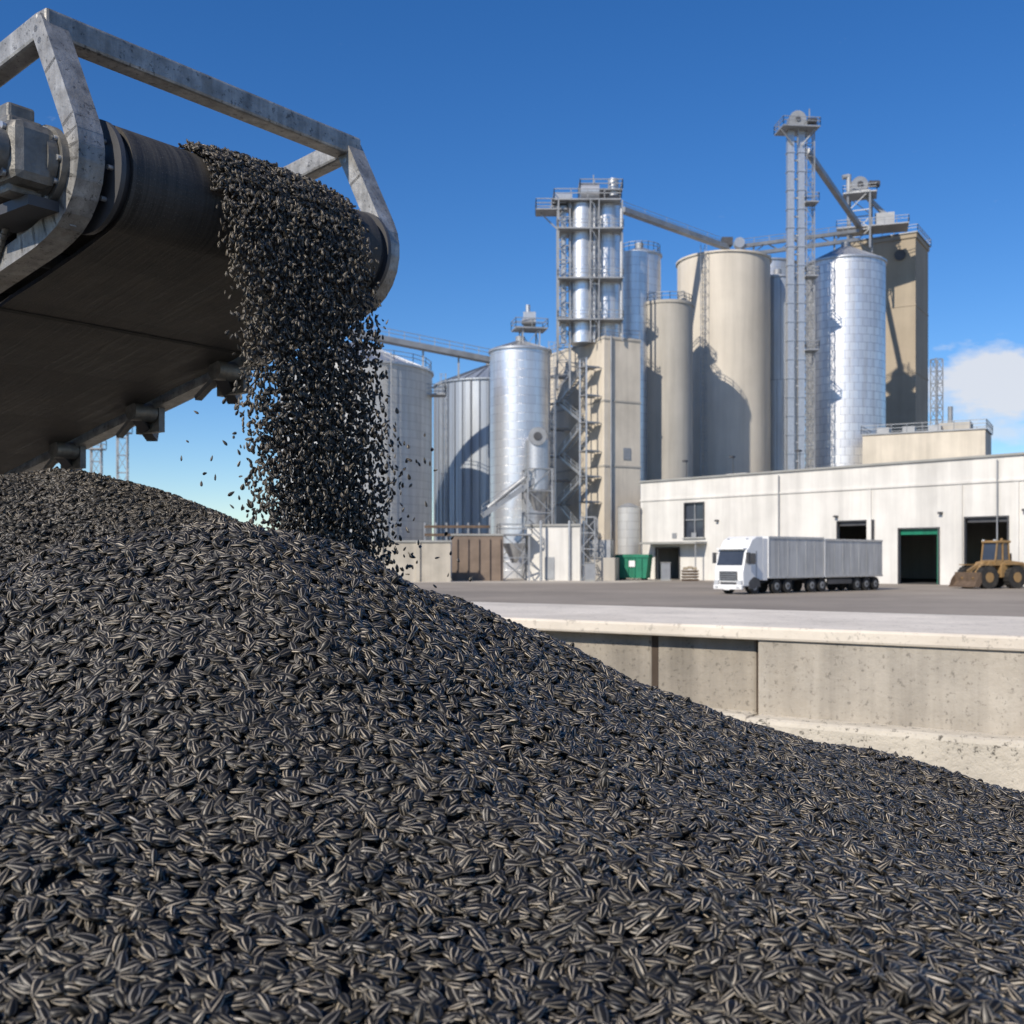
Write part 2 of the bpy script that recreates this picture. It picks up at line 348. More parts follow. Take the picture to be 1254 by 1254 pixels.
b,c,r,za=silo('steel_silo',783,26,314,304,160,'silo_bright','galv',topgear=True); b.finish()

tb=B('grain_tower_building'); d=185
ang=math.radians(-32); R=Matrix.Rotation(ang,3,'Z')
hw=10.5; hd=10
zt=W(0,297,d).z
cc=W(1090,300,d+4)
tb.box('walls','tan',(cc.x,cc.y,zt/2),(hw,hd,zt),R)
tb.box('parapet','tan',(cc.x,cc.y,zt+.35),(hw+.4,hd+.4,0.7),R)
for k in range(1,5): tb.box('floor_bands','tan',(cc.x,cc.y,zt*k/5),(hw+.12,hd+.12,.25),R)
tb.platform('roof_deck','steel',(cc.x,cc.y,zt+.85),hw+.8,hd+.8,ang)
tb.cyl('wall_fan','steel_dark',(cc.x+(R@Vector((2.8,-hd/2-.3,0))).x,cc.y+(R@Vector((2.8,-hd/2-.3,0))).y,zt-2.6),(cc.x+(R@Vector((2.8,-hd/2,0))).x,cc.y+(R@Vector((2.8,-hd/2,0))).y,zt-2.6),0.9,n=18)
tb.finish()

eh=B('bucket_elevator_head'); q=W(1053,285,178)
eh.lattice('support_frame','steel',(q.x,q.y),3.4,q.z-3,W(0,238,178).z,-.4,0.25,2.4)
z1=W(0,240,178).z
eh.platform('lower_platform','steel',(q.x+2,q.y,q.z+.5),11,5,-.3)
eh.platform('upper_platform','steel',(q.x,q.y,z1),5.2,4.2,-.3)
eh.cyl('drum_housing','steel',(q.x-.3,q.y-1.2,z1+1.5),(q.x-.3,q.y+1.2,z1+1.5),1.3,n=24)
eh.cyl('drum_rim','steel_dark',(q.x-.3,q.y-1.3,z1+1.5),(q.x-.3,q.y-1.2,z1+1.5),.5,n=24)
eh.box('drum_boot','steel',(q.x-.3,q.y,z1+.6),(2.6,2.2,1.1))
eh.cyl('drive_motor','steel_dark',(q.x+1.0,q.y-1.6,z1+1.4),(q.x+2.6,q.y-1.6,z1+1.4),0.55,n=14)
eh.cyl('dust_pipe','steel',(q.x-1.8,q.y,z1),(q.x-1.8,q.y,z1+3.4),0.4,n=14)
eh.cyl('dust_pipe2','steel',(q.x-1.8,q.y,z1+3.2),(q.x-2.8,q.y,z1+3.0),0.4,n=14)
eh.box('gear_box','steel',(q.x+4,q.y,q.z+1.8),(3,2,2.4),Matrix.Rotation(-.3,3,'Z'))
eh.beam('spout','steel',(q.x+1,q.y,z1),(q.x+5,q.y,q.z+2),0.6)
eh.finish()

g=B('bucket_elevator_tower'); d=152; p=W(969,160,d); zt=p.z
g.box('leg_casing','galv',(p.x-.15,d,zt/2),(0.9,0.9,zt)); g.box('leg_casing','galv',(p.x+1.35,d+.1,zt/2),(0.9,0.9,zt))
k=4.0
while k<zt: 
    g.box('casing_flanges','galv',(p.x-.15,d,k),(1.1,1.1,0.12)); g.box('casing_flanges','galv',(p.x+1.35,d+.1,k+.02),(1.1,1.1,0.12)); g.box('casing_ties','steel',(p.x+.6,d,k-1),(.7,.2,.2)); k+=2.6
g.lattice('ladder_frame','steel',(p.x+2.6,d+.3),1.1,0,zt,0,0.12,1.8)
g.platform('head_platform','steel',(p.x+.8,d,zt),5.2,3.8,.1)
g.cyl('head_pulley_housing','steel',(p.x+.7,d-.9,zt+1.3),(p.x+.7,d+.9,zt+1.3),1.15,n=24)
g.cyl('head_bearing','steel_dark',(p.x+.7,d-1.05,zt+1.3),(p.x+.7,d-.88,zt+1.3),.35,n=14)
g.box('head_base','steel',(p.x+.7,d,zt+.6),(2.5,1.7,1.0)); g.cyl('head_motor','steel_dark',(p.x+2,d-1,zt+.9),(p.x+3.2,d-1,zt+.9),0.45,n=14)
g.beam('davit','steel',(p.x+2.5,d,zt),(p.x+2.5,d,zt+3),0.15)
for k in (-1.2,0,1.2): g.beam('platform_braces','steel',(p.x+.7+k*2,d-1,zt-.1),(p.x+.7+k*.5,d-.6,zt-2.2),.14)
for zz in (W(0,250,d).z,W(0,340,d).z,W(0,430,d).z): g.platform('rest_platform','steel',(p.x+2.6,d-.2,zz),1.8,2.2,0)
a0=W(988,185,d); a1=W(1052,277,176)
g.beam('discharge_spout','steel',a0,a1,0.75,0.75)
g.finish()

cw=B('overhead_conveyor'); a0=W(762,257,150); a1=W(890,303,166)
cw.beam('trough','steel',a0,a1,1.0,0.7); cw.rail('railing','steel',[a0+Vector((0,0,.3)),a1+Vector((0,0,.3))],0.9,0.05,4)
cw.cyl('end_spout','steel',a1,a1-Vector((0,0,2)),0.5,n=12); cw.box('end_drive','steel_dark',a1+Vector((0,0,.8)),(1.6,1.4,1.2)); cw.finish()
cw=B('overhead_conveyor'); a0=W(905,302,170); a1=W(1050,283,176)
for zz in (0,-1.4): cw.beam('trough','steel',a0+Vector((0,0,zz)),a1+Vector((0,0,zz)),0.9,0.5)
nb=9
for i in range(nb):
    q0=a0.lerp(a1,i/nb); q1=a0.lerp(a1,(i+1)/nb); cw.beam('truss','steel',q0-Vector((0,0,1.4)) if i%2 else q0, q1 if i%2 else q1-Vector((0,0,1.4)),0.16)
cw.rail('railing','steel',[a0,a1],1.1,0.07,2.4); cw.cyl('end_pulley','galv',(a0.x,a0.y-.6,a0.z+.5),(a0.x,a0.y+.6,a0.z+.5),0.8,n=18)
for t in (0.12,0.5,0.8):
    q=a0.lerp(a1,t); cw.beam('legs','steel',q,q-Vector((0,0,4)),0.25)
cw.finish()
cw=B('overhead_conveyor'); a0=W(380,398,140); a1=W(604,442,150)
cw.beam('trough','steel',a0,a1,1.4,0.7); cw.rail('railing','steel',[a0+Vector((0,-.6,.3)),a1+Vector((0,-.6,.3))],1.1,0.07,2)
for t in (0.25,0.6,0.8):
    q=a0.lerp(a1,t); cw.beam('legs','steel',q,Vector((q.x,q.y,q.z-3.4)),0.25)
cw.beam('end_leg','steel',a1,Vector((a1.x,a1.y,0)),0.4)
cw.finish()

# ---------------------------------------------------------------- tower with stairs
t=B('elevator_tower_building'); d=140; cn=W(740,411,d); zt=cn.z
n1=Vector((-.89,-.456,0)).normalized(); n2=Vector((.456,-.89,0)).normalized()
w1=14.5; w2=5.5
ctr=Vector((cn.x,cn.y,0))-n1*(w2/2)-n2*(w1/2)
Rd=Matrix((n2,-n1,Vector((0,0,1)))).transposed()
t.box('walls','conc_tower',(ctr.x,ctr.y,zt/2),(w1,w2,zt),Rd)
for zz in (W(0,490,d).z,W(0,570,d).z,zt-.25): t.box('floor_bands','conc_silo2',(ctr.x,ctr.y,zz),(w1+.16,w2+.16,0.22),Rd)
face=lambda s_,out,z: Vector((cn.x,cn.y,0))-n2*s_+n1*out+Vector((0,0,z))
face2=lambda s_,out,z: Vector((cn.x,cn.y,0))-n1*s_+n2*out+Vector((0,0,z))
t.rail('roof_railing','steel',[face(0,-.2,zt),face(w1,-.2,zt)],1.1,0.07,2); t.rail('roof_railing','steel',[face(0.2,-.2,zt),face2(w2,-.2,zt)],1.1,0.07,2)
t.cyl('downpipe','steel',face2(.9,.2,0),face2(.9,.2,zt),0.12,n=10)
for zz in (8,16): t.box('wall_hatches','steel',face2(3.4,.03,zz),(.1,1.1,1.5),Rd)
t.finish()
st=B('external_staircase')
zl=[W(0,y,136).z for y in (655,612,580,548,512,478,442)]
s0,s1=2.2,8.6
for i in range(len(zl)-1):
    a=face(s0,1.8,zl[i]); b_=face(s1,1.8,zl[i+1])
    if i%2: a=face(s1,1.8,zl[i]); b_=face(s0,1.8,zl[i+1])
    for o in (0,0.8):
        A1=a-n1*o*1.0; B1=b_-n1*o*1.0
        st.beam('stringers','galv',A1,B1,0.14,0.34); 
    st.rail('handrails','galv',[a,b_],1.0,0.08,1.6)
    ns=12
    for k in range(ns):
        q=a.lerp(b_,(k+.5)/ns)-n1*.4; st.box('treads','steel',q,(0.4,0.9,0.05),Rd)
for i,zz in enumerate(zl):
    for s_ in (s0-.8,s1+.8):
        q=face(s_,1.4,zz); st.box('landings','steel',q,(1.8,2.0,0.14),Rd)
        st.rail('landing_rails','galv',[face(s_-.9,2.3,zz),face(s_+.9,2.3,zz)],1.1,0.07,1)
for s_ in (s0-1.6,s0,s1,s1+1.6):
    st.beam('columns','galv',face(s_,2.3,0),face(s_,2.3,zl[-1]+1),0.2)
    for zz in zl: st.beam('ties','steel',face(s_,2.3,zz-.1),face(s_,0,zz-.1),0.12)
st.finish()

u=B('elevator_headhouse'); d=144
c1=W(713,400,d-1); z0=zt-0.5; z1=W(0,255,d).z
u.cyl('main_bin','silo_bright',(c1.x,d-1,z0),(c1.x,d-1,z1),15/F*d,n=40)
c2=W(743,400,d); u.cyl('second_bin','silo_bright',(c2.x,d,z0),(c2.x,d,z1+.6),17/F*d,n=40)
c3=W(775,400,d+5); u.cyl('rear_bin','silo_bright',(c3.x,d+5,0),(c3.x,d+5,W(0,312,d+5).z),20/F*d,n=40)
for px in (728,761):
    q=W(px,0,d-2.2); u.cyl('pipes','galv',(q.x,q.y,z0),(q.x,q.y,z1),0.2,n=12)
q=W(690,0,d-1.5); u.lattice('lattice_mast','steel',(q.x,q.y),1.6,z0-6,z1,0,0.18,1.8)
u.box('elevator_leg','galv',(q.x,q.y,(z0+z1)/2),(.7,.7,z1-z0))
q=W(728,0,d-3.0); u.lattice('lattice_mast_front','steel',(q.x,q.y),1.1,z0,z1,0,0.13,1.8)
for yy in (285,345,395):
    q=W(722,yy,d-1.5); u.platform('decks','steel',(q.x,q.y,q.z),8.4,4.4,0,1.0,.06)
for px in (684,762):
    for dd in (-3.2,1.5):
        q=W(px,0,d+dd); u.beam('corner_columns','steel',(q.x,q.y,z0),(q.x,q.y,z1),.18)
q=W(718,252,d-.5); u.platform('top_deck','steel',(q.x,q.y,q.z),8.6,5.5,0,1.2,.1)
q=W(675,260,d-1); u.platform('side_deck','steel',(q.x,q.y,q.z),4.0,3,0,1.2,.1)
u.beam('side_brace','steel',(q.x-1.5,q.y,q.z),(q.x+1.6,q.y,q.z-3),0.15)
q=W(735,238,d); u.platform('upper_deck','steel',(q.x,q.y,q.z),5.5,4,0,1.2,.1)
q=W(722,238,d-1); u.cyl('head_drum','galv',(q.x-1.2,q.y,q.z+.2),(q.x+1.2,q.y,q.z+.2),1.2,n=20)
q=W(690,250,d-1); u.box('drive_unit','galv',(q.x,q.y,q.z+.2),(2.2,1.6,1.8)); u.cyl('drive_motor','steel_dark',(q.x-1.6,q.y-.9,q.z),(q.x+.4,q.y-.9,q.z),0.45,n=12)
u.cyl('cyclone','galv',(q.x+6.5,q.y,q.z+1),(q.x+6.5,q.y,q.z+3.2),0.7,n=16)
u.beam('mast','steel',(q.x+3.9,q.y,q.z),(q.x+3.9,q.y,q.z+3.8),0.12)
u.finish()

# ---------------------------------------------------------------- base equipment
du=B('dust_collector'); c=W(658,540,134)
du.cyl('filter_body','galv',(c.x,c.y,W(0,600,134).z),(c.x,c.y,c.z),1.5,n=24); du.cyl('filter_top','galv',(c.x,c.y,c.z),(c.x,c.y,c.z+1.3),1.5,0.5,n=24)
du.cyl('fan_housing','steel',(c.x,c.y-1.7,c.z+.4),(c.x,c.y-1.0,c.z+.4),1.1,n=20)
du.cyl('fan_inlet','steel_dark',(c.x,c.y-1.8,c.z+.4),(c.x,c.y-1.68,c.z+.4),.5,n=16)
du.cyl('hopper','galv',(c.x,c.y,W(0,625,134).z),(c.x,c.y,W(0,600,134).z),0.4,1.5,n=24)
du.lattice('support_frame','steel',(c.x,c.y),3.0,0,W(0,575,134).z,0.2,0.2,2.6)
du.cyl('duct','steel',(c.x-1.5,c.y,W(0,585,134).z),(c.x-6,c.y,W(0,622,134).z),0.3,n=12)
du.beam('inclined_conveyor','steel',W(590,632,132),W(655,588,133),0.9,0.6); du.beam('inclined_leg','steel',W(600,628,132),Vector((W(600,0,132).x,132,0)),0.25)
du.rail('inclined_rail','steel',[W(590,632,131.4)+Vector((0,0,.3)),W(655,588,132.4)+Vector((0,0,.3))],1,0.06,1.6)
du.finish()
tk=B('storage_tank'); c=W(770,0,134); tk.cyl('shell','silo_dull',(c.x,c.y,1.0),(c.x,c.y,W(0,621,134).z),1.35,n=32); tk.cyl('roof','galv',(c.x,c.y,W(0,621,134).z),(c.x,c.y,W(0,616,134).z),1.42,0.3,n=32)
for sx in (-1,1):
    for sy in (-1,1): tk.beam('legs','steel',(c.x+sx*.8,c.y+sy*.8,0),(c.x+sx*.8,c.y+sy*.8,1.1),0.15)
tk.finish()
sh=B('equipment_shed'); c=W(700,0,126); Rs=Matrix.Rotation(-.25,3,'Z'); hz=W(0,645,126).z
sh.box('walls','white_wall',(c.x-1.6,c.y,hz/2),(6.2,4.2,hz),Rs); sh.box('roof','cap',(c.x-1.6,c.y,hz+.12),(6.6,4.6,0.24),Rs)
sh.box('door','steel',(c.x-2.6,c.y-1.95,1.4),(1.1,0.12,2.5),Rs); sh.box('annex_walls','conc_silo2',(c.x+3.4,c.y-.6,1.3),(3.6,3.6,2.6),Rs)
sh.box('annex_machine','steel',(c.x+3.4,c.y-.6,3.6),(2.4,2.4,2.0),Rs); sh.lattice('pipe_rack','steel',(c.x+1.8,c.y-2.6),1.6,0,hz+1,-.25,0.14,1.5)
for k in (-3.6,-.4,1.2): sh.cyl('pipes','galv',(c.x+k,c.y-2.7,0),(c.x+k,c.y-2.7,hz+.6),0.14,n=8)
sh.box('vent_panels','steel',(c.x-.6,c.y-2.25,2.6),(1.4,0.1,1.4),Rs)
sh.finish()
fr=B('hopper_frame'); c=W(630,0,124)
fr.lattice('frame','steel',(c.x,c.y),3.0,0,W(0,655,124).z,0.1,0.2,2.2); fr.cyl('hopper','galv',(c.x,c.y,2.0),(c.x,c.y,4.2),0.3,1.4,n=20); fr.platform('deck','steel',(c.x,c.y,W(0,655,124).z),3.6,3.4,.1)
fr.finish()
wl=B('brown_block_wall'); a=W(553,0,122);b_=W(616,0,122); hz=W(0,656,122).z
wl.box('wall','brown_wall',((a.x+b_.x)/2,122.2,hz/2),(b_.x-a.x,0.5,hz)); wl.box('coping','cap',((a.x+b_.x)/2,122.2,hz+.1),(b_.x-a.x+.2,0.7,0.2))
for k in range(5): wl.beam('buttresses','brown_wall',(a.x+.6+k*1.2,121.8,0),(a.x+.6+k*1.2,121.8,hz-.3),0.12)
wl.finish()
wl=B('beige_yard_wall'); a=W(330,0,118);b_=W(552,0,118); hz=W(0,664,118).z
wl.box('wall','beige_wall',((a.x+b_.x)/2,118,hz/2),(b_.x-a.x,0.4,hz)); wl.box('coping','cap',((a.x+b_.x)/2,118,hz+.1),(b_.x-a.x+.2,0.7,0.2)); 
k=a.x
while k<b_.x: wl.box('piers','beige_wall',(k,117.75,hz/2),(0.4,0.3,hz)); k+=4
wl.finish()
pr=B('pipe_rack'); a=W(520,0,128); b_=W(600,0,128); 
for zz in (W(0,655,128).z,W(0,645,128).z): pr.beam('pipes','rust',(a.x,128,zz),(b_.x,128,zz),0.3)
for k in range(7):
    x=a.x+(b_.x-a.x)*k/6; pr.beam('posts','steel',(x,128,0),(x,128,W(0,640,128).z),0.2)
pr.finish()

dm=B('waste_dumpster'); c=W(776,0,127); dm.M=Matrix.Translation((c.x,127,0))@Matrix.Rotation(-.35,4,'Z')
dm.prism('body','green_paint',[(-1.7,0.25),(1.7,0.25),(1.95,2.6),(-1.95,2.6)],-1.1,1.1)
dm.box('rim','green_paint',(0,0,2.68),(4.1,2.4,0.16))
dm.box('lid','green_paint',(0,0.1,2.86),(3.9,2.1,0.2))
for k in (-1.2,-.4,.4,1.2): dm.box('ribs','green_paint',(k,-1.16,1.4),(0.12,0.14,2.2))
dm.box('label','white_paint',(0.1,-1.25,1.9),(0.7,0.04,0.7))
for x in (-1.3,1.3):
    for y in (-.8,.8): dm.cyl('wheels','rubber',(x,y-.1,.18),(x,y+.1,.18),0.18,n=12)
dm.finish()
pl=B('pallet_stack'); c=W(845,0,122); 
for k in range(4): pl.box('boards','rust',(c.x,122,0.15+k*.32),(1.8,1.2,0.16)); pl.box('bearers','rust',(c.x,122,0.02+k*.32+.02),(1.7,0.2,0.1))
for k in range(3): pl.box('sacks','tan',(c.x-.5+k*.5,122,1.4+0.1*(k%2)),(0.45,0.9,0.3))
pl.finish(bevel={'sacks':.08})
for i,(px,dd) in enumerate(((815,123),(722,120))):
    mn=B('control_cabinet'); c=W(px,0,dd); mn.box('cabinet','steel',(c.x,dd,1.1),(1.0,.5,1.8)); mn.box('plinth','cap',(c.x,dd,.1),(1.1,.6,.2)); mn.box('roof','cap',(c.x,dd,2.04),(1.15,.65,.08)); mn.finish()

# ---------------------------------------------------------------- truck
tr=B('semi_trailer_truck')
fw=Vector((-.755,-.656,0)).normalized(); lf=Vector((-fw.y,fw.x,0))
Rt=Matrix((fw,lf,Vector((0,0,1)))).transposed(); P0=Vector((14.9,75.6,0))
tr.M=Matrix.Translation(P0)@Rt.to_4x4()
cab=[(-0.05,0.55),(-0.0,1.55),(-.12,2.0),(-.42,3.05),(-.62,3.2),(-1.0,3.75),(-1.5,3.98),(-2.25,4.0),(-2.3,0.95),(-1.9,0.95),(-1.85,.55)]
tr.prism('cab_body','white_paint',cab,-1.22,1.22)
tr.add('windshield','glass',[(-.09,-1.08,2.0),(-.09,1.08,2.0),(-.38,1.05,3.0),(-.38,-1.05,3.0),(-.14,-1.08,1.98),(-.14,1.08,1.98),(-.43,1.05,3.0),(-.43,-1.05,3.0)],[(0,1,2,3),(4,7,6,5),(0,4,5,1),(2,6,7,3)])
tr.box('windshield_visor','white_paint',(-.38,0,3.14),(0.45,2.3,0.1))
tr.box('grille','steel_dark',(0.0,0,1.28),(0.1,1.5,0.62))
for k in range(4): tr.box('grille_slats','galv',(0.06,0,1.06+.15*k),(0.04,1.46,0.03))
tr.box('grille_lower','steel_dark',(0.02,0,.72),(0.1,1.3,0.25))
tr.box('bumper','white_paint',(0.04,0,.5),(0.22,2.42,0.34))
for s_ in (-1,1):
    tr.box('headlamps','lamp',(0.06,s_*.98,.82),(0.12,.38,.26)); tr.box('fog_lamps','lamp',(.16,s_*.9,.5),(.05,.25,.12))
    tr.box('side_windows','glass',(-.98,s_*1.225,2.45),(.85,.03,.75)); tr.box('door_seams','steel_dark',(-1.5,s_*1.225,1.9),(.03,.03,2.2))
    tr.box('mirrors','steel_dark',(-.28,s_*1.45,2.5),(.18,.2,.75)); tr.beam('mirror_arms','steel_dark',(-.35,s_*1.2,2.8),(-.28,s_*1.45,2.8),.05)
    tr.box('steps','steel_dark',(-.95,s_*1.23,.62),(.6,.06,.5)); tr.box('side_fairing','white_paint',(-2.5,s_*1.2,2.4),(.5,.05,2.9))
    tr.prism('wheel_arches','steel_dark',[(-1.95,.5),(-1.8,1.05),(-1.2,1.2),(-.75,.95),(-.7,.5)],s_*1.235-.02,s_*1.235+.02)
    tr.box('roof_markers','lamp',(-1.0,s_*.8,3.83),(.1,.15,.08))
def wheel(x,y,r=.52,w=.34):
    tr.cyl('tyres','rubber',(x,y-w/2,r),(x,y+w/2,r),r,n=28); s_=1 if y>0 else -1
    tr.cyl('rims','steel',(x,y+s_*(w/2-.04),r),(x,y+s_*(w/2+.015),r),r*.5,n=20); tr.cyl('hubs','steel_dark',(x,y+s_*(w/2),r),(x,y+s_*(w/2+.06),r),r*.22,n=12)
for x in (-1.35,-3.9,-5.2,-8.2,-9.5,-14.2,-15.5,-16.8):
    for y in (-1.03,1.03): wheel(x,y)
tr.box('chassis','steel_dark',(-4.0,0,.85),(5.5,.9,.3)); tr.box('trailer_frame','steel_dark',(-10.1,0,1.02),(14.4,1.4,.24))
tr.cyl('fuel_tank','galv',(-2.5,-1.0,.72),(-3.05,-1.0,.72),.33,n=20)
tr.box('front_trailer_box','curtain',(-6.25,0,2.55),(6.7,2.5,2.75)); tr.box('rear_trailer_box','curtain',(-13.75,0,2.5),(7.9,2.5,2.65))
for (xa,xb,zt_,zb) in ((-2.88,-9.62,3.95,1.15),(-9.78,-17.72,3.85,1.15)):
    xm=(xa+xb)/2; ln=abs(xb-xa)
    for y in (-1.26,1.26):
        tr.box('trailer_rails','galv',(xm,y,zt_),(ln,.06,.14)); tr.box('trailer_rails','galv',(xm,y,zb),(ln,.06,.16))
        k=xb+.05
        while k<xa: tr.box('curtain_straps','curtain',(k,y,(zt_+zb)/2),(.04,.012,zt_-zb-.15)); k+=1.1
    tr.box('corner_posts','white_paint',(xa+.03,0,(zt_+zb)/2),(.08,2.56,zt_-zb+.1))
tr.box('side_guards','steel_dark',(-11.8,-1.22,.75),(3.2,.04,.35)); tr.box('side_guards','steel_dark',(-11.8,1.22,.75),(3.2,.04,.35))
tr.box('side_guards','galv',(-6.8,-1.22,.75),(1.6,.04,.35))
tr.box('mudflaps','rubber',(-17.5,-1,.6),(.04,.5,.6)); tr.box('number_plate','white_paint',(.17,0,.36),(.03,.5,.11))
tr.finish(bevel={'cab_body':.07,'bumper':.05,'front_trailer_box':.03,'rear_trailer_box':.03})

# ---------------------------------------------------------------- wheel loader
ld=B('wheel_loader'); c=W(1214,0,91); f2=Vector((-.93,-.36,0)).normalized(); l2=Vector((-f2.y,f2.x,0))
ld.M=Matrix.Translation((c.x,91,0))@Matrix((f2,l2,Vector((0,0,1)))).transposed().to_4x4()
TR=.93
def lw(x,y):
    s_=1 if y>0 else -1
    ld.cyl('tyres','rubber',(x,y-.3,TR),(x,y+.3,TR),TR,n=30); ld.cyl('rims','yellow',(x,y+s_*.26,TR),(x,y+s_*.33,TR),.42,n=20)
    for k in range(20):
        a=2*math.pi*k/20; ld.box('tread_lugs','rubber',(x+math.cos(a)*TR,y,TR+math.sin(a)*TR),(.09,.6,.09),Matrix.Rotation(-a,3,'Y'))
for x in (-1.45,1.5):
    for y in (-1.05,1.05): lw(x,y)
ld.prism('rear_body','yellow',[(-2.9,.9),(-.2,.9),(-.2,2.0),(-.9,2.35),(-2.7,2.15),(-2.95,1.6)],-.85,.85)
ld.box('engine_grille','steel_dark',(-2.96,0,1.4),(.06,1.2,.7)); ld.box('counterweight','steel_dark',(-2.7,0,.75),(.6,2.0,.5))
ld.prism('front_frame','yellow',[(.1,.7),(1.9,.7),(1.9,1.2),(1.2,2.2),(.6,2.2),(.1,1.4)],-.45,.45)
ld.box('articulation','steel_dark',(-.05,0,1.0),(.5,.7,.6))
ld.prism('cab_base','yellow',[(-1.25,1.9),(.35,1.9),(.35,2.35),(-1.25,2.35)],-.8,.8)
ld.prism('cab_glass','glass',[(-1.15,2.35),(.3,2.35),(.1,3.75),(-1.05,3.75)],-.72,.72)
for x,xx in ((-1.18,-1.07),(.33,.12),(-.45,-.45)):
    for y in (-.75,.75): ld.beam('cab_pillars','yellow',(x,y,2.2),(xx,y,3.8),.10)
ld.box('cab_roof','yellow',(-.5,0,3.86),(1.55,1.7,.2)); ld.box('beacon','yellow',(-.7,.4,4.05),(.14,.14,.2))
for y in (-.6,.6):
    ld.beam('lift_arms','yellow',(.6,y,2.1),(2.5,y,.75),.18,.36); ld.cyl('cylinders','galv',(.7,y*.6,1.2),(2.0,y*.6,.9),.08,n=10)
    ld.prism('fenders','yellow',[(-2.4,1.95),(-.6,1.95),(-.6,2.03),(-2.4,2.03)],y*1.8-.25,y*1.8+.25)
    ld.prism('front_fenders','yellow',[(.75,1.92),(2.2,1.92),(2.2,2.0),(.75,2.0)],y*1.7-.25,y*1.7+.25)
    ld.box('work_lamps','lamp',(.25,y,3.98),(.12,.2,.12))
ld.beam('tilt_link','yellow',(.9,0,2.2),(2.5,0,1.4),.2,.25)
ld.prism('bucket','rust',[(2.35,.5),(2.4,1.3),(2.55,1.35),(2.5,.6),(2.75,.28),(3.2,.22),(3.2,.14),(2.65,.14)],-1.4,1.4)
for y in (-1.38,1.38): ld.prism('bucket_sides','rust',[(2.4,.5),(2.45,1.3),(2.9,.8),(3.15,.2),(2.7,.15)],y-.03,y+.03)
ld.cyl('exhaust','steel_dark',(-1.7,.4,2.0),(-1.7,.4,2.9),.07,n=10)
ld.finish(bevel={'rear_body':.06,'cab_roof':.05})

for px in (118,150):
    py_=B('lattice_mast'); c=W(px,0,150); py_.lattice('mast','steel',(c.x,c.y),1.3,0,W(0,515 if px>120 else 545,150).z,0.2,0.14,2.2); py_.platform('top','steel',(c.x,c.y,W(0,530 if px>120 else 550,150).z),2,2); py_.finish()

# ---------------------------------------------------------------- bunker wall
rw=B('concrete_retaining_wall')
pa=Vector((1.17,8.7,0)); pb_=Vector((3.36,7.2,0)); ed=(pb_-pa).normalized(); en=Vector((ed.y,-ed.x,0))
if en.y>0: en=-en
rw.M=Matrix.Translation(pa)@Matrix((ed,-en,Vector((0,0,1)))).transposed().to_4x4()
TZ=1.9
def kx(px):
    k=(px-627)/F; return (k*pa.y-pa.x)/(ed.x-k*ed.y)
j1,j2=kx(808),kx(936)
segs=[(-9,kx(625)),(kx(625),j1),(j1,j2),(j2,j2+4.2),(j2+4.2,j2+8.4)]
for i,(a,b_) in enumerate(segs):
    off=-.09 if i<3 else -0.20
    rw.box('panels' if i>2 else 'shade_toned_panels','concrete' if i>2 else 'concrete_dk',((a+b_)/2,0.15+off,1.00),(b_-a-.05,.3,1.72))  # left panels get the darker concrete, their shade painted as colour
    rw.box('base_blocks','concrete_lo',((a+b_)/2,0.05+off,.58),(b_-a-.02,.56,1.38))
    rw.box('joints','joint',(b_-.012,.16-.09,.97),(.075,.3,1.74))
rw.box('coping','slab',(-.3,1.08,TZ-.04),(17.6,2.62,.10))
rw.box('fill','concrete',(-.3,1.26,TZ/2-.06),(17.4,1.9,TZ-.13))
rw.finish(bevel={'panels':.02,'shade_toned_panels':.02,'base_blocks':.04,'coping':.02})

# ---------------------------------------------------------------- pile height field
cp=[(0,1254,.95),(300,1254,.95),(627,1254,.95),(950,1254,.95),(1254,1254,.95),
(0,1050,1.2),(400,1100,1.15),(800,1050,1.3),(1254,1110,1.5),(0,860,1.6),(200,800,1.65),(400,850,1.62),(700,870,2.0),(1000,980,2.0),(1130,1010,2.2),
(-60,745,2.0),(0,722,2.05),(100,676,2.1),(200,655,2.12),(300,652,2.15),(400,675,2.2),(480,706,2.25),(620,763,2.4),(730,813,2.5),(830,862,2.6),(940,897,2.7),(1100,940,2.75),(1254,980,2.8),
(-50,588,3.7),(0,584,3.7),(80,583,3.65),(150,594,3.6),(200,611,3.5),(290,643,3.35)]
pts=[tuple(W(*c)) for c in cp]
pts+=[(-.9,2.62,2.14),(-1.2,2.60,2.10),(-.6,2.65,2.17),(-1.6,2.6,2.12),(-1.3,3.05,2.32),(-.36,3.15,2.25),(-.5,3.5,2.26),(0,3.2,1.98),(.6,3.5,1.6),(1.5,3.7,1.35),(2.2,3.2,1.4),(0,4.4,1.3),(1,5,.7),(2.5,5,.45),(2,7,.2),(4,5,.2),
(-1.6,4.7,2.25),(-2.4,4.6,2.2),(-.8,4.4,2.0),(-2,6.3,1.1),(0,6.3,.4),(-3.5,4,2.0),(-3.5,6,1.0),(-3.5,2,1.9),(-3,.6,1.75),(0,.35,1.82),(1.2,.4,1.75),(-1.2,.4,1.8),(0,-1,1.2),(3,-1,.8),(-3,-1,1.0),(2.4,1.5,1.55),(3.6,1.6,1.0),(4.5,3,.4)]
pts=np.array(pts)
def phi(r): return np.where(r>1e-9,r*r*np.log(np.maximum(r,1e-9)),0)
n=len(pts); XY=pts[:,:2]; D=np.linalg.norm(XY[:,None]-XY[None],axis=2)
K=phi(D)+np.eye(n)*0.001; Pm=np.c_[np.ones(n),XY]
Amat=np.block([[K,Pm],[Pm.T,np.zeros((3,3))]]); wts=np.linalg.solve(Amat,np.r_[pts[:,2],0,0,0])
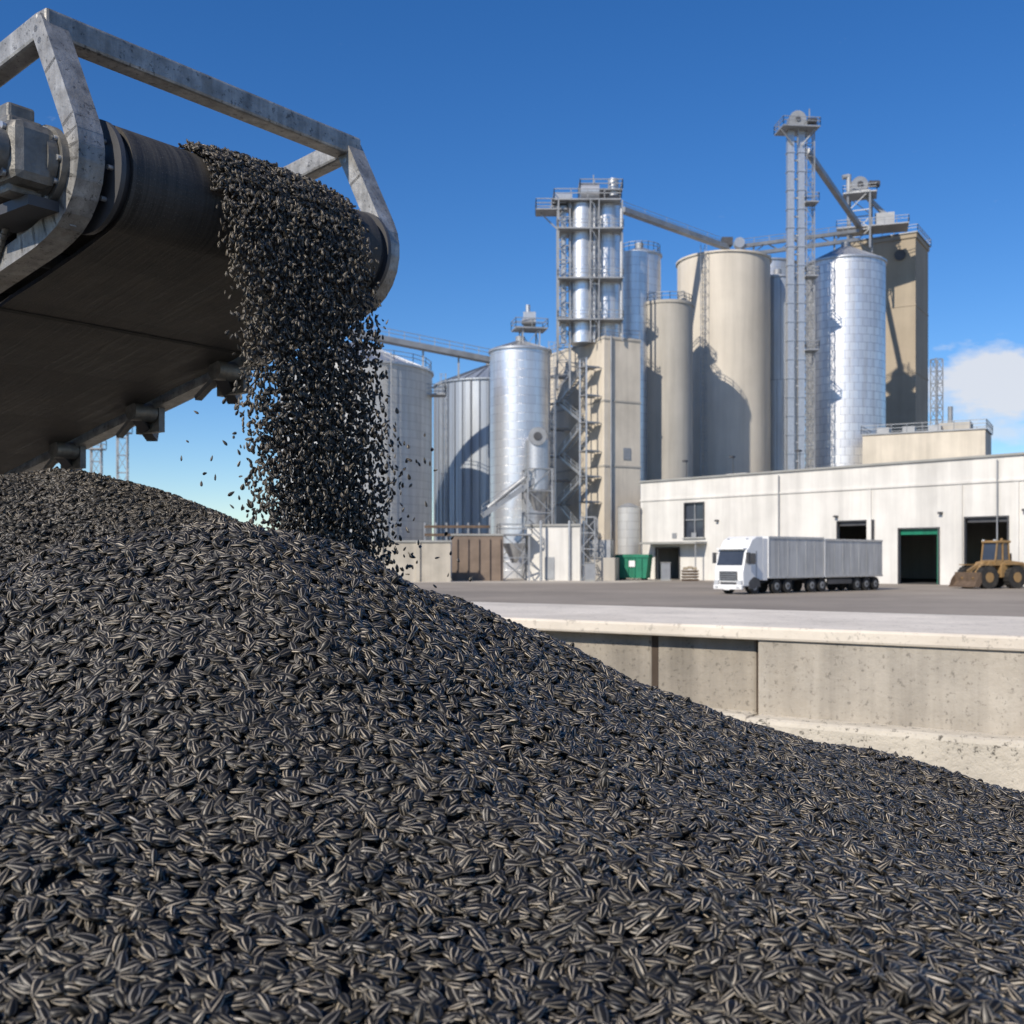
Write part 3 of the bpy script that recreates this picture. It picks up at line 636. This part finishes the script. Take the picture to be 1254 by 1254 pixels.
def hgt(x,y):
    out=np.empty(len(x))
    for i in range(0,len(x),20000):
        xs=x[i:i+20000]; ys=y[i:i+20000]
        r=np.sqrt((xs[:,None]-XY[None,:,0])**2+(ys[:,None]-XY[None,:,1])**2)
        out[i:i+20000]=phi(r)@wts[:n]+wts[n]+wts[n+1]*xs+wts[n+2]*ys
    out+=0.014*np.sin(x*7+1.3*np.sin(y*5))*np.cos(y*6+x*3)+0.006*np.sin(x*19+y*15)
    return np.clip(out,-.02,3)
gx=np.arange(-4.2,5.2,.04); gy=np.arange(-1.6,7.6,.04); GX,GY=np.meshgrid(gx,gy)
GZ=hgt(GX.ravel(),GY.ravel())
nx,ny=len(gx),len(gy)
verts=np.c_[GX.ravel(),GY.ravel(),GZ-.006]
faces=[(j*nx+i,j*nx+i+1,(j+1)*nx+i+1,(j+1)*nx+i) for j in range(ny-1) for i in range(nx-1)]
M['pilebase']=surf('packed_seed_base',(0.014,0.013,0.013),0.9,scale=60,amt=0.6,bump=0.8,bscale=120)
pe=bpy.data.objects.new('sunflower_seed_pile',None); scene.collection.objects.link(pe)
me=bpy.data.meshes.new('pile_core'); me.from_pydata(verts.tolist(),[],faces); me.materials.append(M['pilebase'])
me.polygons.foreach_set('use_smooth',[True]*len(faces)); o=bpy.data.objects.new('pile_core',me); o.parent=pe; scene.collection.objects.link(o)

def seed_mat(name,stripe,base,scol_=(0.56,0.48,0.37)):
    m,nt,b=new_mat(name)
    uv=N(nt,'ShaderNodeUVMap'); sp=N(nt,'ShaderNodeSeparateXYZ'); L(nt,uv.outputs[0],sp.inputs[0])
    oi=N(nt,'ShaderNodeObjectInfo')
    tc=N(nt,'ShaderNodeTexCoord')
    nz=N(nt,'ShaderNodeTexNoise',Scale=90.0,Detail=2.0); nz.noise_dimensions='4D'; L(nt,tc.outputs['Object'],nz.inputs['Vector'])
    mw=N(nt,'ShaderNodeMath',operation='MULTIPLY'); mw.inputs[1].default_value=37.0; L(nt,oi.outputs['Random'],mw.inputs[0]); L(nt,mw.outputs[0],nz.inputs['W'])
    a=N(nt,'ShaderNodeMath',operation='MULTIPLY_ADD'); a.inputs[1].default_value=2*math.pi*6; L(nt,sp.outputs['X'],a.inputs[0])
    nm=N(nt,'ShaderNodeMath',operation='MULTIPLY'); nm.inputs[1].default_value=2.0; L(nt,nz.outputs['Fac'],nm.inputs[0]); 
    ns=N(nt,'ShaderNodeMath',operation='SUBTRACT'); ns.inputs[1].default_value=1.0; L(nt,nm.outputs[0],ns.inputs[0]); L(nt,ns.outputs[0],a.inputs[2])
    c=N(nt,'ShaderNodeMath',operation='COSINE'); L(nt,a.outputs[0],c.inputs[0])
    r=ramp(nt,c.outputs[0],[(0.72,0.0),(0.88,1.0)])
    a2=N(nt,'ShaderNodeMath',operation='MULTIPLY'); a2.inputs[1].default_value=4*math.pi; L(nt,sp.outputs['X'],a2.inputs[0])
    c2=N(nt,'ShaderNodeMath',operation='COSINE'); L(nt,a2.outputs[0],c2.inputs[0])
    r2=ramp(nt,c2.outputs[0],[(0.82,0.0),(0.93,1.0)])
    fd=ramp(nt,sp.outputs['Y'],[(0.04,0.0),(0.2,1.0)])
    st_=N(nt,'ShaderNodeMath',operation='MULTIPLY'); L(nt,r.outputs[0],st_.inputs[0]); st_.inputs[1].default_value=stripe
    mx=N(nt,'ShaderNodeMath',operation='MAXIMUM'); L(nt,st_.outputs[0],mx.inputs[0])
    e2=N(nt,'ShaderNodeMath',operation='MULTIPLY'); L(nt,r2.outputs[0],e2.inputs[0]); e2.inputs[1].default_value=min(1.0,stripe*1.7); L(nt,e2.outputs[0],mx.inputs[1])
    m3=N(nt,'ShaderNodeMath',operation='MULTIPLY'); L(nt,mx.outputs[0],m3.inputs[0]); L(nt,fd.outputs[0],m3.inputs[1])
    rr=ramp(nt,oi.outputs['Random'],[(0.0,0.2),(0.5,0.75),(1.0,1.0)])
    m4=N(nt,'ShaderNodeMath',operation='MULTIPLY'); L(nt,m3.outputs[0],m4.inputs[0]); L(nt,rr.outputs[0],m4.inputs[1])
    col=mix(nt,'MIX',m4.outputs[0],base,scol_)
    L(nt,col,b.inputs['Base Color']); b.inputs['Roughness'].default_value=0.42
    b.inputs['Specular IOR Level'].default_value=0.32
    return m
smats=[seed_mat('seed_husk_striped',0.85,(0.009,0.009,0.009)),seed_mat('seed_husk_dark',0.28,(0.007,0.007,0.007)),seed_mat('seed_husk_grey',0.6,(0.014,0.013,0.012),(.50,.45,.38))]
scol=bpy.data.collections.new('sunflower_seed_shapes')
def seed_mesh(i,Ln,Wd,Th,mat):
    ns,nr=12,9; vs=[];fs=[];uv=[]
    for j in range(nr+1):
        v=j/nr; x=(v-.5)*Ln
        prof=(math.sin(math.pi*min(1,v**0.80))**0.72) if 0<v<1 else 0
        prof*= (1.0-0.25*v)*1.15
        for k in range(ns):
            t=2*math.pi*k/ns
            cy=math.cos(t); sz=math.sin(t)
            sz=math.copysign(abs(sz)**1.25,sz)
            vs.append((x,cy*Wd/2*prof,sz*Th/2*prof))
    for j in range(nr):
        for k in range(ns):
            k2=(k+1)%ns
            fs.append((j*ns+k,j*ns+k2,(j+1)*ns+k2,(j+1)*ns+k)[::-1])
            uv.append([(k/ns,j/nr),((k+1)/ns,j/nr),((k+1)/ns,(j+1)/nr),(k/ns,(j+1)/nr)][::-1])
    me=bpy.data.meshes.new('seed_shape'); me.from_pydata(vs,[],fs); ul=me.uv_layers.new(name='UVMap')
    ul.data.foreach_set('uv',[c for u in uv for q in u for c in q]); me.polygons.foreach_set('use_smooth',[True]*len(fs)); me.materials.append(mat)
    o=bpy.data.objects.new('seed_%d'%i,me); scol.objects.link(o)
for i,(a,b_,c,m) in enumerate([(.025,.0135,.0075,0),(.028,.0125,.007,0),(.024,.0135,.008,1),(.023,.012,.0075,2),(.027,.013,.0085,2),(.024,.0145,.007,0)]): seed_mesh(i,a,b_,c,smats[m])
ng=bpy.data.node_groups.new('seed_scatter','GeometryNodeTree')
ng.interface.new_socket('Geometry',in_out='INPUT',socket_type='NodeSocketGeometry'); ng.interface.new_socket('Geometry',in_out='OUTPUT',socket_type='NodeSocketGeometry')
gi=ng.nodes.new('NodeGroupInput'); go=ng.nodes.new('NodeGroupOutput'); iop=ng.nodes.new('GeometryNodeInstanceOnPoints'); ci=ng.nodes.new('GeometryNodeCollectionInfo')
ci.inputs['Collection'].default_value=scol; ci.inputs['Separate Children'].default_value=True; ci.inputs['Reset Children'].default_value=True
def na(nm,dt):
    q=ng.nodes.new('GeometryNodeInputNamedAttribute'); q.data_type=dt; q.inputs['Name'].default_value=nm; return q.outputs['Attribute']
iop.inputs['Pick Instance'].default_value=True
ng.links.new(gi.outputs[0],iop.inputs['Points']); ng.links.new(ci.outputs[0],iop.inputs['Instance'])
ng.links.new(na('idx','INT'),iop.inputs['Instance Index']); ng.links.new(na('rot','FLOAT_VECTOR'),iop.inputs['Rotation']); ng.links.new(na('scl','FLOAT'),iop.inputs['Scale'])
ng.links.new(iop.outputs[0],go.inputs[0])
def scatter(name,P,Nn,tilt,parent=None,tang=None,smin=.78,smax=1.15):
    n=len(P)
    tl=np.asarray(tilt); tl=tl[:,None] if tl.ndim else tl
    nn=Nn+rng.normal(0,1,(n,3))*tl; nn/=np.linalg.norm(nn,axis=1)[:,None]
    t=rng.normal(0,1,(n,3)) if tang is None else tang+rng.normal(0,1,(n,3))*.5
    t-=nn*(t*nn).sum(1)[:,None]; t/=np.linalg.norm(t,axis=1)[:,None]
    b=np.cross(nn,t)
    rot=np.c_[np.arctan2(b[:,2],nn[:,2]),-np.arcsin(np.clip(t[:,2],-1,1)),np.arctan2(t[:,1],t[:,0])]
    me=bpy.data.meshes.new(name); me.vertices.add(n); me.vertices.foreach_set('co',P.astype(np.float32).ravel())
    a=me.attributes.new('rot','FLOAT_VECTOR','POINT'); a.data.foreach_set('vector',rot.astype(np.float32).ravel())
    a=me.attributes.new('scl','FLOAT','POINT'); a.data.foreach_set('value',rng.uniform(smin,smax,n).astype(np.float32))
    a=me.attributes.new('idx','INT','POINT'); a.data.foreach_set('value',rng.integers(0,6,n).astype(np.int32))
    me.update(); o=bpy.data.objects.new(name,me); scene.collection.objects.link(o)
    if parent: o.parent=parent
    md=o.modifiers.new('scatter','NODES'); md.node_group=ng; return o
NC=420000
x=rng.uniform(-4,4.5,NC); y=rng.uniform(-.6,6.5,NC)
px=627+F*x/np.maximum(y,.05)
vis=(y>.72)&(px>-220)&(px<1474)&(y<4.3)
keep=vis|(rng.random(NC)<.18)
x=x[keep];y=y[keep]
y2=rng.uniform(.72,4.3,400000); x2=rng.uniform(-2.8,2.8,400000); p2=627+F*x2/y2
k2=(p2>-200)&(p2<1454)&(rng.random(400000)<.25)
x=np.r_[x,x2[k2]]; y=np.r_[y,y2[k2]]
z=hgt(x,y); ok=z>.02; x=x[ok];y=y[ok];z=z[ok]
ee=.01; nxv=-(hgt(x+ee,y)-z)/ee; nyv=-(hgt(x,y+ee)-z)/ee
Nn=np.c_[nxv,nyv,np.ones(len(x))]; Nn/=np.linalg.norm(Nn,axis=1)[:,None]
Pp=np.c_[x,y,z]+Nn*rng.uniform(-.004,.010,len(x))[:,None]
scatter('seed_layer',Pp,Nn,np.where(rng.random(len(x))<.25,.6,.22),pe)
print('seeds',len(x))

# ---------------------------------------------------------------- conveyor
US=1.03
U=Vector((.612,.79,0)).normalized(); V=Vector((U.y,-U.x,0)); O=Vector((-1.24,3.32,3.545))
cv=B('belt_conveyor'); cv.M=Matrix.Translation(O)@Matrix((U*US,V,Vector((0,0,1)))).transposed().to_4x4()
sl=math.tan(math.radians(11.5)); RD=.165
Lb=4.6
an=math.radians(11.5)
def pr_(r):
    pr=[]
    for k in range(12,0,-1): pr.append((-Lb*k/12*math.cos(an), -Lb*k/12*math.sin(an)+r))
    for k in range(0,33):
        a=math.pi/2+an - (math.pi)*k/32
        pr.append((r*math.cos(a),r*math.sin(a)))
    for k in range(1,25): pr.append((-Lb*k/24*math.cos(an)+r*math.sin(an), -Lb*k/24*math.sin(an)-r-.006*math.sin(k*math.pi/3)**2)); 
    return pr
po=pr_(RD); pi_=pr_(RD-.014)
vs=[];fs=[];uv=[]
nP=len(po); ss=[0]
for i in range(1,nP): ss.append(ss[-1]+math.dist(po[i],po[i-1]))
for (v_,z_) in po: vs+= [(0,v_,z_),(1.0,v_,z_)]
for (v_,z_) in pi_: vs+= [(0,v_,z_),(1.0,v_,z_)]
for i in range(nP-1):
    q=[(0,ss[i]),(1,ss[i]),(1,ss[i+1]),(0,ss[i+1])]
    fs.append((2*i,2*i+1,2*i+3,2*i+2)); uv.append(q); o2=2*nP
    fs.append((o2+2*i,o2+2*i+2,o2+2*i+3,o2+2*i+1)); uv.append([q[0],q[3],q[2],q[1]])
    fs.append((2*i,2*i+2,o2+2*i+2,o2+2*i)); uv.append([q[0],q[3],q[3],q[0]]); fs.append((2*i+1,o2+2*i+1,o2+2*i+3,2*i+3)); uv.append([q[1],q[1],q[2],q[2]])
cv.add('belt','belt',vs,fs,uv)
cv.cyl('head_drum','steel_dark',(.0-.03,0,0),(1.03,0,0),RD-.02,n=48)
cv.cyl('drum_shaft','steel',(-.2,0,0),(1.16,0,0),.03,n=16)
for uu in (-.04,1.03):
    cv.cyl('drum_flange','steel_dark',(uu,0,0),(uu+.015,0,0),RD+.004,n=48)
for uu in (-.035,1.03): 
    for k in range(8):
        a=2*math.pi*k/8; cv.cyl('flange_bolts','galv',(uu-.02,.12*math.cos(a),.12*math.sin(a)),(uu+.03,.12*math.cos(a),.12*math.sin(a)),.008,n=8)
for uu in (-.11,1.085):
    path=[(-.10,.45),(-.02,.30),(.075,.12),(.092,.08),(.100,.04),(.100,0),(.090,-.045),(.07,-.085),(.04,-.12),(0,-.148),(-.05,-.168),(-.11,-.186),(-.18,-.20),(-.53,-.265),(-Lb,-.265-(Lb-.53)*sl)]
    for (a,b_) in zip(path[:-1],path[1:]):
        cv.beam('side_frame','frame',(uu,a[0],a[1]),(uu,b_[0],b_[1]),.065,.08,up=Vector((1,0,0)),ext=.006)
    cv.beam('top_rail','frame',(uu,-.10,.45),(uu,-1.7,.45-1.6*sl*.6),.065,.08)
    cv.beam('rear_post','frame',(uu,-1.6,.27),(uu,-1.6,-.48),.05,.05)
    cv.box('bearing_block','motor',(uu,.0,-.0),(.07,.16,.14)); cv.cyl('bearing_cap','motor',(uu-.05,0,0),(uu+.05,0,0),.055,n=20)
    cv.box('bearing_plate','frame',(uu*.98,-.12,-.09),(.02,.30,.16))
    for k in (-.06,.06): 
        for q in (-.05,.05): cv.cyl('bolts','galv',(uu-.045,k,q),(uu+.045,k,q),.012,n=8)
    for (k,q) in ((-.10,.43),(-.08,.39)): cv.cyl('corner_bolts','galv',(uu-.04,k,q),(uu+.04,k,q),.011,n=8)
    cv.beam('stringer','steel_dark',(uu*.97+.01,-.25,.02),(uu*.97+.01,-Lb,.02-(Lb-.25)*sl),.04,.12)
    for k in range(1,9):
        v_=-.5*k; cv.beam('stanchions','steel_dark',(uu,v_,-.06+v_*sl*1.0+.08),(uu,v_,-.25+(v_+.4)*sl),.035,.035)
        if k<8: cv.beam('lattice','steel_dark',(uu,v_,.0+v_*sl),(uu,v_-.5,-.25+(v_-.1)*sl),.03,.02)
cv.beam('cross_beam_top','frame',(-.14,-.10,.45),(1.115,-.10,.45),.08,.08)
cv.beam('cross_beam_rear','frame',(-.1,-1.6,.26),(1.08,-1.6,.26),.06,.06)
for k in range(0,10):
    v_=-.35-.42*k; cv.cyl('carry_idlers','steel_dark',(.0,v_,RD-.06+v_*sl),(1.0,v_,RD-.06+v_*sl),.035,n=14)
for v_ in (-.75,-1.35,-2.0,-2.8):
    cv.beam('idler_arms','steel_dark',(.98,v_,-.215+v_*sl),(1.14,v_-.12,-.295+v_*sl),.05,.05); cv.cyl('idler_ends','motor',(.95,v_,-.205+v_*sl),(1.06,v_,-.205+v_*sl),.042,n=14)
    cv.box('idler_plates','motor',(1.08,v_-.05,-.23+v_*sl),(.03,.18,.12))
    cv.beam('idler_straps','motor',(1.0,v_-.02,-.21+v_*sl),(1.05,v_-.25,-.25+(v_-.2)*sl),.03,.02)
for v_ in (-.62,-1.9,-3.1):
    cv.box('belt_splice','rubber',(.5,v_,-RD+v_*sl-.008),(.995,.022,.006),Matrix.Rotation(an,3,'X'))
# gear motor
cv.box('gear_housing','motor',(-.235,-.03,.0),(.13,.19,.18)); cv.cyl('gear_flange','motor',(-.15,-.03,0),(-.172,-.03,0),.118,n=28)
cv.cyl('gear_ring','motor',(-.175,-.03,0),(-.205,-.03,0),.104,n=28)
for (k,q) in ((-.03,.095),(-.03,-.095)): cv.box('housing_bosses','motor',(-.235,k,q),(.10,.08,.03))
for k in (-.075,.015):
    for q in (-.065,.065): cv.cyl('housing_bolts','galv',(-.30,k,q),(-.31,k,q),.012,n=8)
cv.cyl('output_cap','motor',(-.30,-.03,0),(-.335,-.03,0),.075,n=24); cv.cyl('motor_body','motor',(-.335,-.03,0),(-.50,-.03,0),.062,n=24)
for k in range(6):
    a=2*math.pi*k/6; cv.cyl('cap_bolts','galv',(-.30,-.03+.062*math.cos(a),.062*math.sin(a)),(-.342,-.03+.062*math.cos(a),.062*math.sin(a)),.007,n=8)
for k in range(10):
    a=2*math.pi*k/10; cv.cyl('gear_bolts','galv',(-.145,-.03+.104*math.cos(a),.104*math.sin(a)),(-.182,-.03+.104*math.cos(a),.104*math.sin(a)),.009,n=8)
cv.box('terminal_box','motor',(-.24,-.05,.125),(.08,.09,.05)); cv.box('gear_side','motor',(-.2,-.20,-.02),(.12,.16,.14))
cv.cyl('side_motor','motor',(-.2,-.28,-.02),(-.2,-.53,-.07),.07,n=24)
for k in range(8): cv.cyl('side_motor_fins','motor',(-.2,-.31-.025*k,-.026-.005*k),(-.2,-.32-.025*k,-.028-.005*k),.08,n=24)
cv.box('motor_mount','steel_dark',(-.18,-.12,-.125),(.12,.30,.03)); cv.cyl('cable','rubber',(-.24,-.1,.14),(-.2,-.6,.0),.01,n=8)
cv.cyl('hydraulic_hose','rubber',(-.13,-.2,-.1),(-.12,-.9,-.28),.014,n=8)
for k in range(14):
    cv.cyl('chain_links','motor',(-.16,-.24-.012*k,-.12-.02*k*0.8),(-.16,-.25-.012*k,-.135-.02*k*0.8),.011,n=8)
for uu in (-.05,1.05):
    cv.beam('trestle_legs','frame',(uu,-3.9,-.30-3.4*sl),(uu,-3.6,-3.52),.08,.08); cv.beam('trestle_legs','frame',(uu,-4.3,-.30-3.8*sl),(uu,-4.9,-3.52),.08,.08)
cv.finish(bevel={'top_rail':.010,'cross_beam_top':.010,'terminal_box':.01,'gear_housing':.03,'gear_side':.02,'bearing_block':.012,'housing_bosses':.01})

# ---------------------------------------------------------------- stream of seeds
def T(u_,v_,z_): return np.c_[O.x+U.x*US*u_+V.x*v_,O.y+U.y*US*u_+V.y*v_,O.z+z_]
def Tn(u_,v_,z_): return np.c_[U.x*u_+V.x*v_,U.y*u_+V.y*v_,z_]
def ud(n): 
    q=rng.normal(.55,.17,n); q=np.where((q<.25)|(q>.87),rng.uniform(.25,.87,n),q); return q
n1_=9000; u_=ud(n1_); v_=rng.uniform(-2.2,0,n1_); hump=.03*np.clip(1-((u_-.55)/.36)**2,0,1); zz=RD*1.0+.004+v_*sl+rng.uniform(0,1,n1_)*hump
P1=T(u_,v_,zz); N1=Tn(np.zeros(n1_),np.zeros(n1_),np.ones(n1_))
n2_=6500; u_=ud(n2_); a=rng.uniform(0,1,n2_)**.9*math.radians(86)+math.radians(4); a=math.pi/2-a+math.radians(2); hump=.025*np.clip(1-((u_-.55)/.36)**2,0,1)+.006
rr=RD+.004+rng.uniform(0,1,n2_)*hump+ .04*np.cos(a)*rng.random(n2_)
P2=T(u_,rr*np.cos(a),rr*np.sin(a)); N2=Tn(np.zeros(n2_),np.cos(a),np.sin(a))
P=np.r_[P1,P2]; Nq=np.r_[N1,N2]
se=bpy.data.objects.new('falling_sunflower_seeds',None); scene.collection.objects.link(se)
scatter('seeds_on_belt',P,Nq,.4,se,smin=.65,smax=1.0)
n3=15500; u_=ud(n3); f=rng.uniform(0,1,n3)**1.0*1.25
edge=(u_-.55)
v_=RD+.012+rng.uniform(0,1,n3)*.055+.15*np.sqrt(f/1.25)*1.0+rng.normal(0,1,n3)*(.008+.022*f)
u3=.55+.02*f+edge*(1.0-.12*f)+rng.normal(0,1,n3)*(.006+.024*f)
P3=T(u3,v_,-f+.02)
n4=500; u4=rng.normal(.55,.22,n4); f4=rng.uniform(.55,1,n4)*1.25; P4=T(u4,RD+.05+.16*np.sqrt(f4)+rng.normal(0,.05,n4),-f4)
P3=np.r_[P3,P4]
k=P3[:,2]>hgt(P3[:,0],P3[:,1]); P3=P3[k]
Nz=rng.normal(0,1,(len(P3),3)); Nz[:,2]*=.4; Nz/=np.linalg.norm(Nz,axis=1)[:,None]
scatter('seeds_in_air',P3,Nz,.3,se,tang=np.tile(np.array([0,0,1.0]),(len(P3),1)),smin=.6,smax=1.0)

# ---------------------------------------------------------------- light, sky, camera
sd=Vector((-.60,-.74,0)).normalized(); el=math.radians(37)
S=Vector((sd.x*math.cos(el),sd.y*math.cos(el),math.sin(el)))
ld_=bpy.data.lights.new('sun','SUN'); ld_.energy=5.0; ld_.angle=math.radians(.55); ld_.color=(1,.91,.78)
so=bpy.data.objects.new('sun',ld_); so.rotation_euler=S.to_track_quat('Z','Y').to_euler(); so.location=(0,0,50); scene.collection.objects.link(so)
w=bpy.data.worlds.new('World'); scene.world=w; w.use_nodes=True; nt=w.node_tree; bg=nt.nodes['Background']
sky=nt.nodes.new('ShaderNodeTexSky'); sky.sky_type='NISHITA'; sky.sun_disc=False; sky.sun_elevation=el; sky.sun_rotation=math.atan2(sd.x,sd.y)
sky.air_density=1.0; sky.dust_density=0.0; sky.ozone_density=5.0; sky.altitude=300
hs=nt.nodes.new('ShaderNodeHueSaturation'); hs.inputs['Saturation'].default_value=1.25; hs.inputs['Value'].default_value=1.25; hs.inputs['Hue'].default_value=.508
nt.links.new(sky.outputs[0],hs.inputs['Color'])
tc=nt.nodes.new('ShaderNodeTexCoord')
cd=Vector(((1215-627)/F,1,(HZ-468)/F)).normalized()
def cloud(cd,scl,off,noise_s,src,amount):
    mp=N(nt,'ShaderNodeVectorMath',operation='SUBTRACT'); L(nt,tc.outputs['Generated'],mp.inputs[0]); mp.inputs[1].default_value=cd
    ms_=N(nt,'ShaderNodeVectorMath',operation='MULTIPLY'); L(nt,mp.outputs[0],ms_.inputs[0]); ms_.inputs[1].default_value=scl
    ln=N(nt,'ShaderNodeVectorMath',operation='LENGTH'); L(nt,ms_.outputs[0],ln.inputs[0])
    fall=ramp(nt,ln.outputs['Value'],[(0.0,1.0),(1.0,0.0)])
    mq=N(nt,'ShaderNodeMapping'); mq.inputs['Scale'].default_value=(noise_s,noise_s,noise_s*2.2); mq.inputs['Location'].default_value=(off,off,off); L(nt,tc.outputs['Generated'],mq.inputs[0])
    nz=N(nt,'ShaderNodeTexNoise',Scale=1.0,Detail=9.0,Roughness=0.6); L(nt,mq.outputs[0],nz.inputs['Vector'])
    add=N(nt,'ShaderNodeMath',operation='MULTIPLY_ADD'); L(nt,fall.outputs[0],add.inputs[0]); add.inputs[1].default_value=.75; L(nt,nz.outputs['Fac'],add.inputs[2])
    rm=ramp(nt,add.outputs[0],[(0.70,0.0),(1.0,amount)])
    return mix(nt,'MIX',rm.outputs[0],src,(7.6,7.8,8.3))
colr=cloud(cd,(8,8,20),1.3,22,hs.outputs[0],.9)
cd2=Vector(((1200-627)/F,1,(HZ-530)/F)).normalized()
colr=cloud(cd2,(9,9,50),4.7,24,colr,.6)
L(nt,colr,bg.inputs['Color']); bg.inputs['Strength'].default_value=0.10
cam=bpy.data.cameras.new('camera'); co=bpy.data.objects.new('camera',cam); scene.collection.objects.link(co); scene.camera=co
co.location=(0,0,CH); co.rotation_euler=(math.radians(90),0,0); cam.sensor_width=36; cam.lens=36*F/1254; cam.shift_y=(HZ-627)/1254
cam.clip_start=.05; cam.clip_end=6000
cam.dof.use_dof=True; cam.dof.focus_distance=2.3; cam.dof.aperture_fstop=9
scene.view_settings.view_transform='Standard'; scene.view_settings.look='None'; scene.view_settings.exposure=0
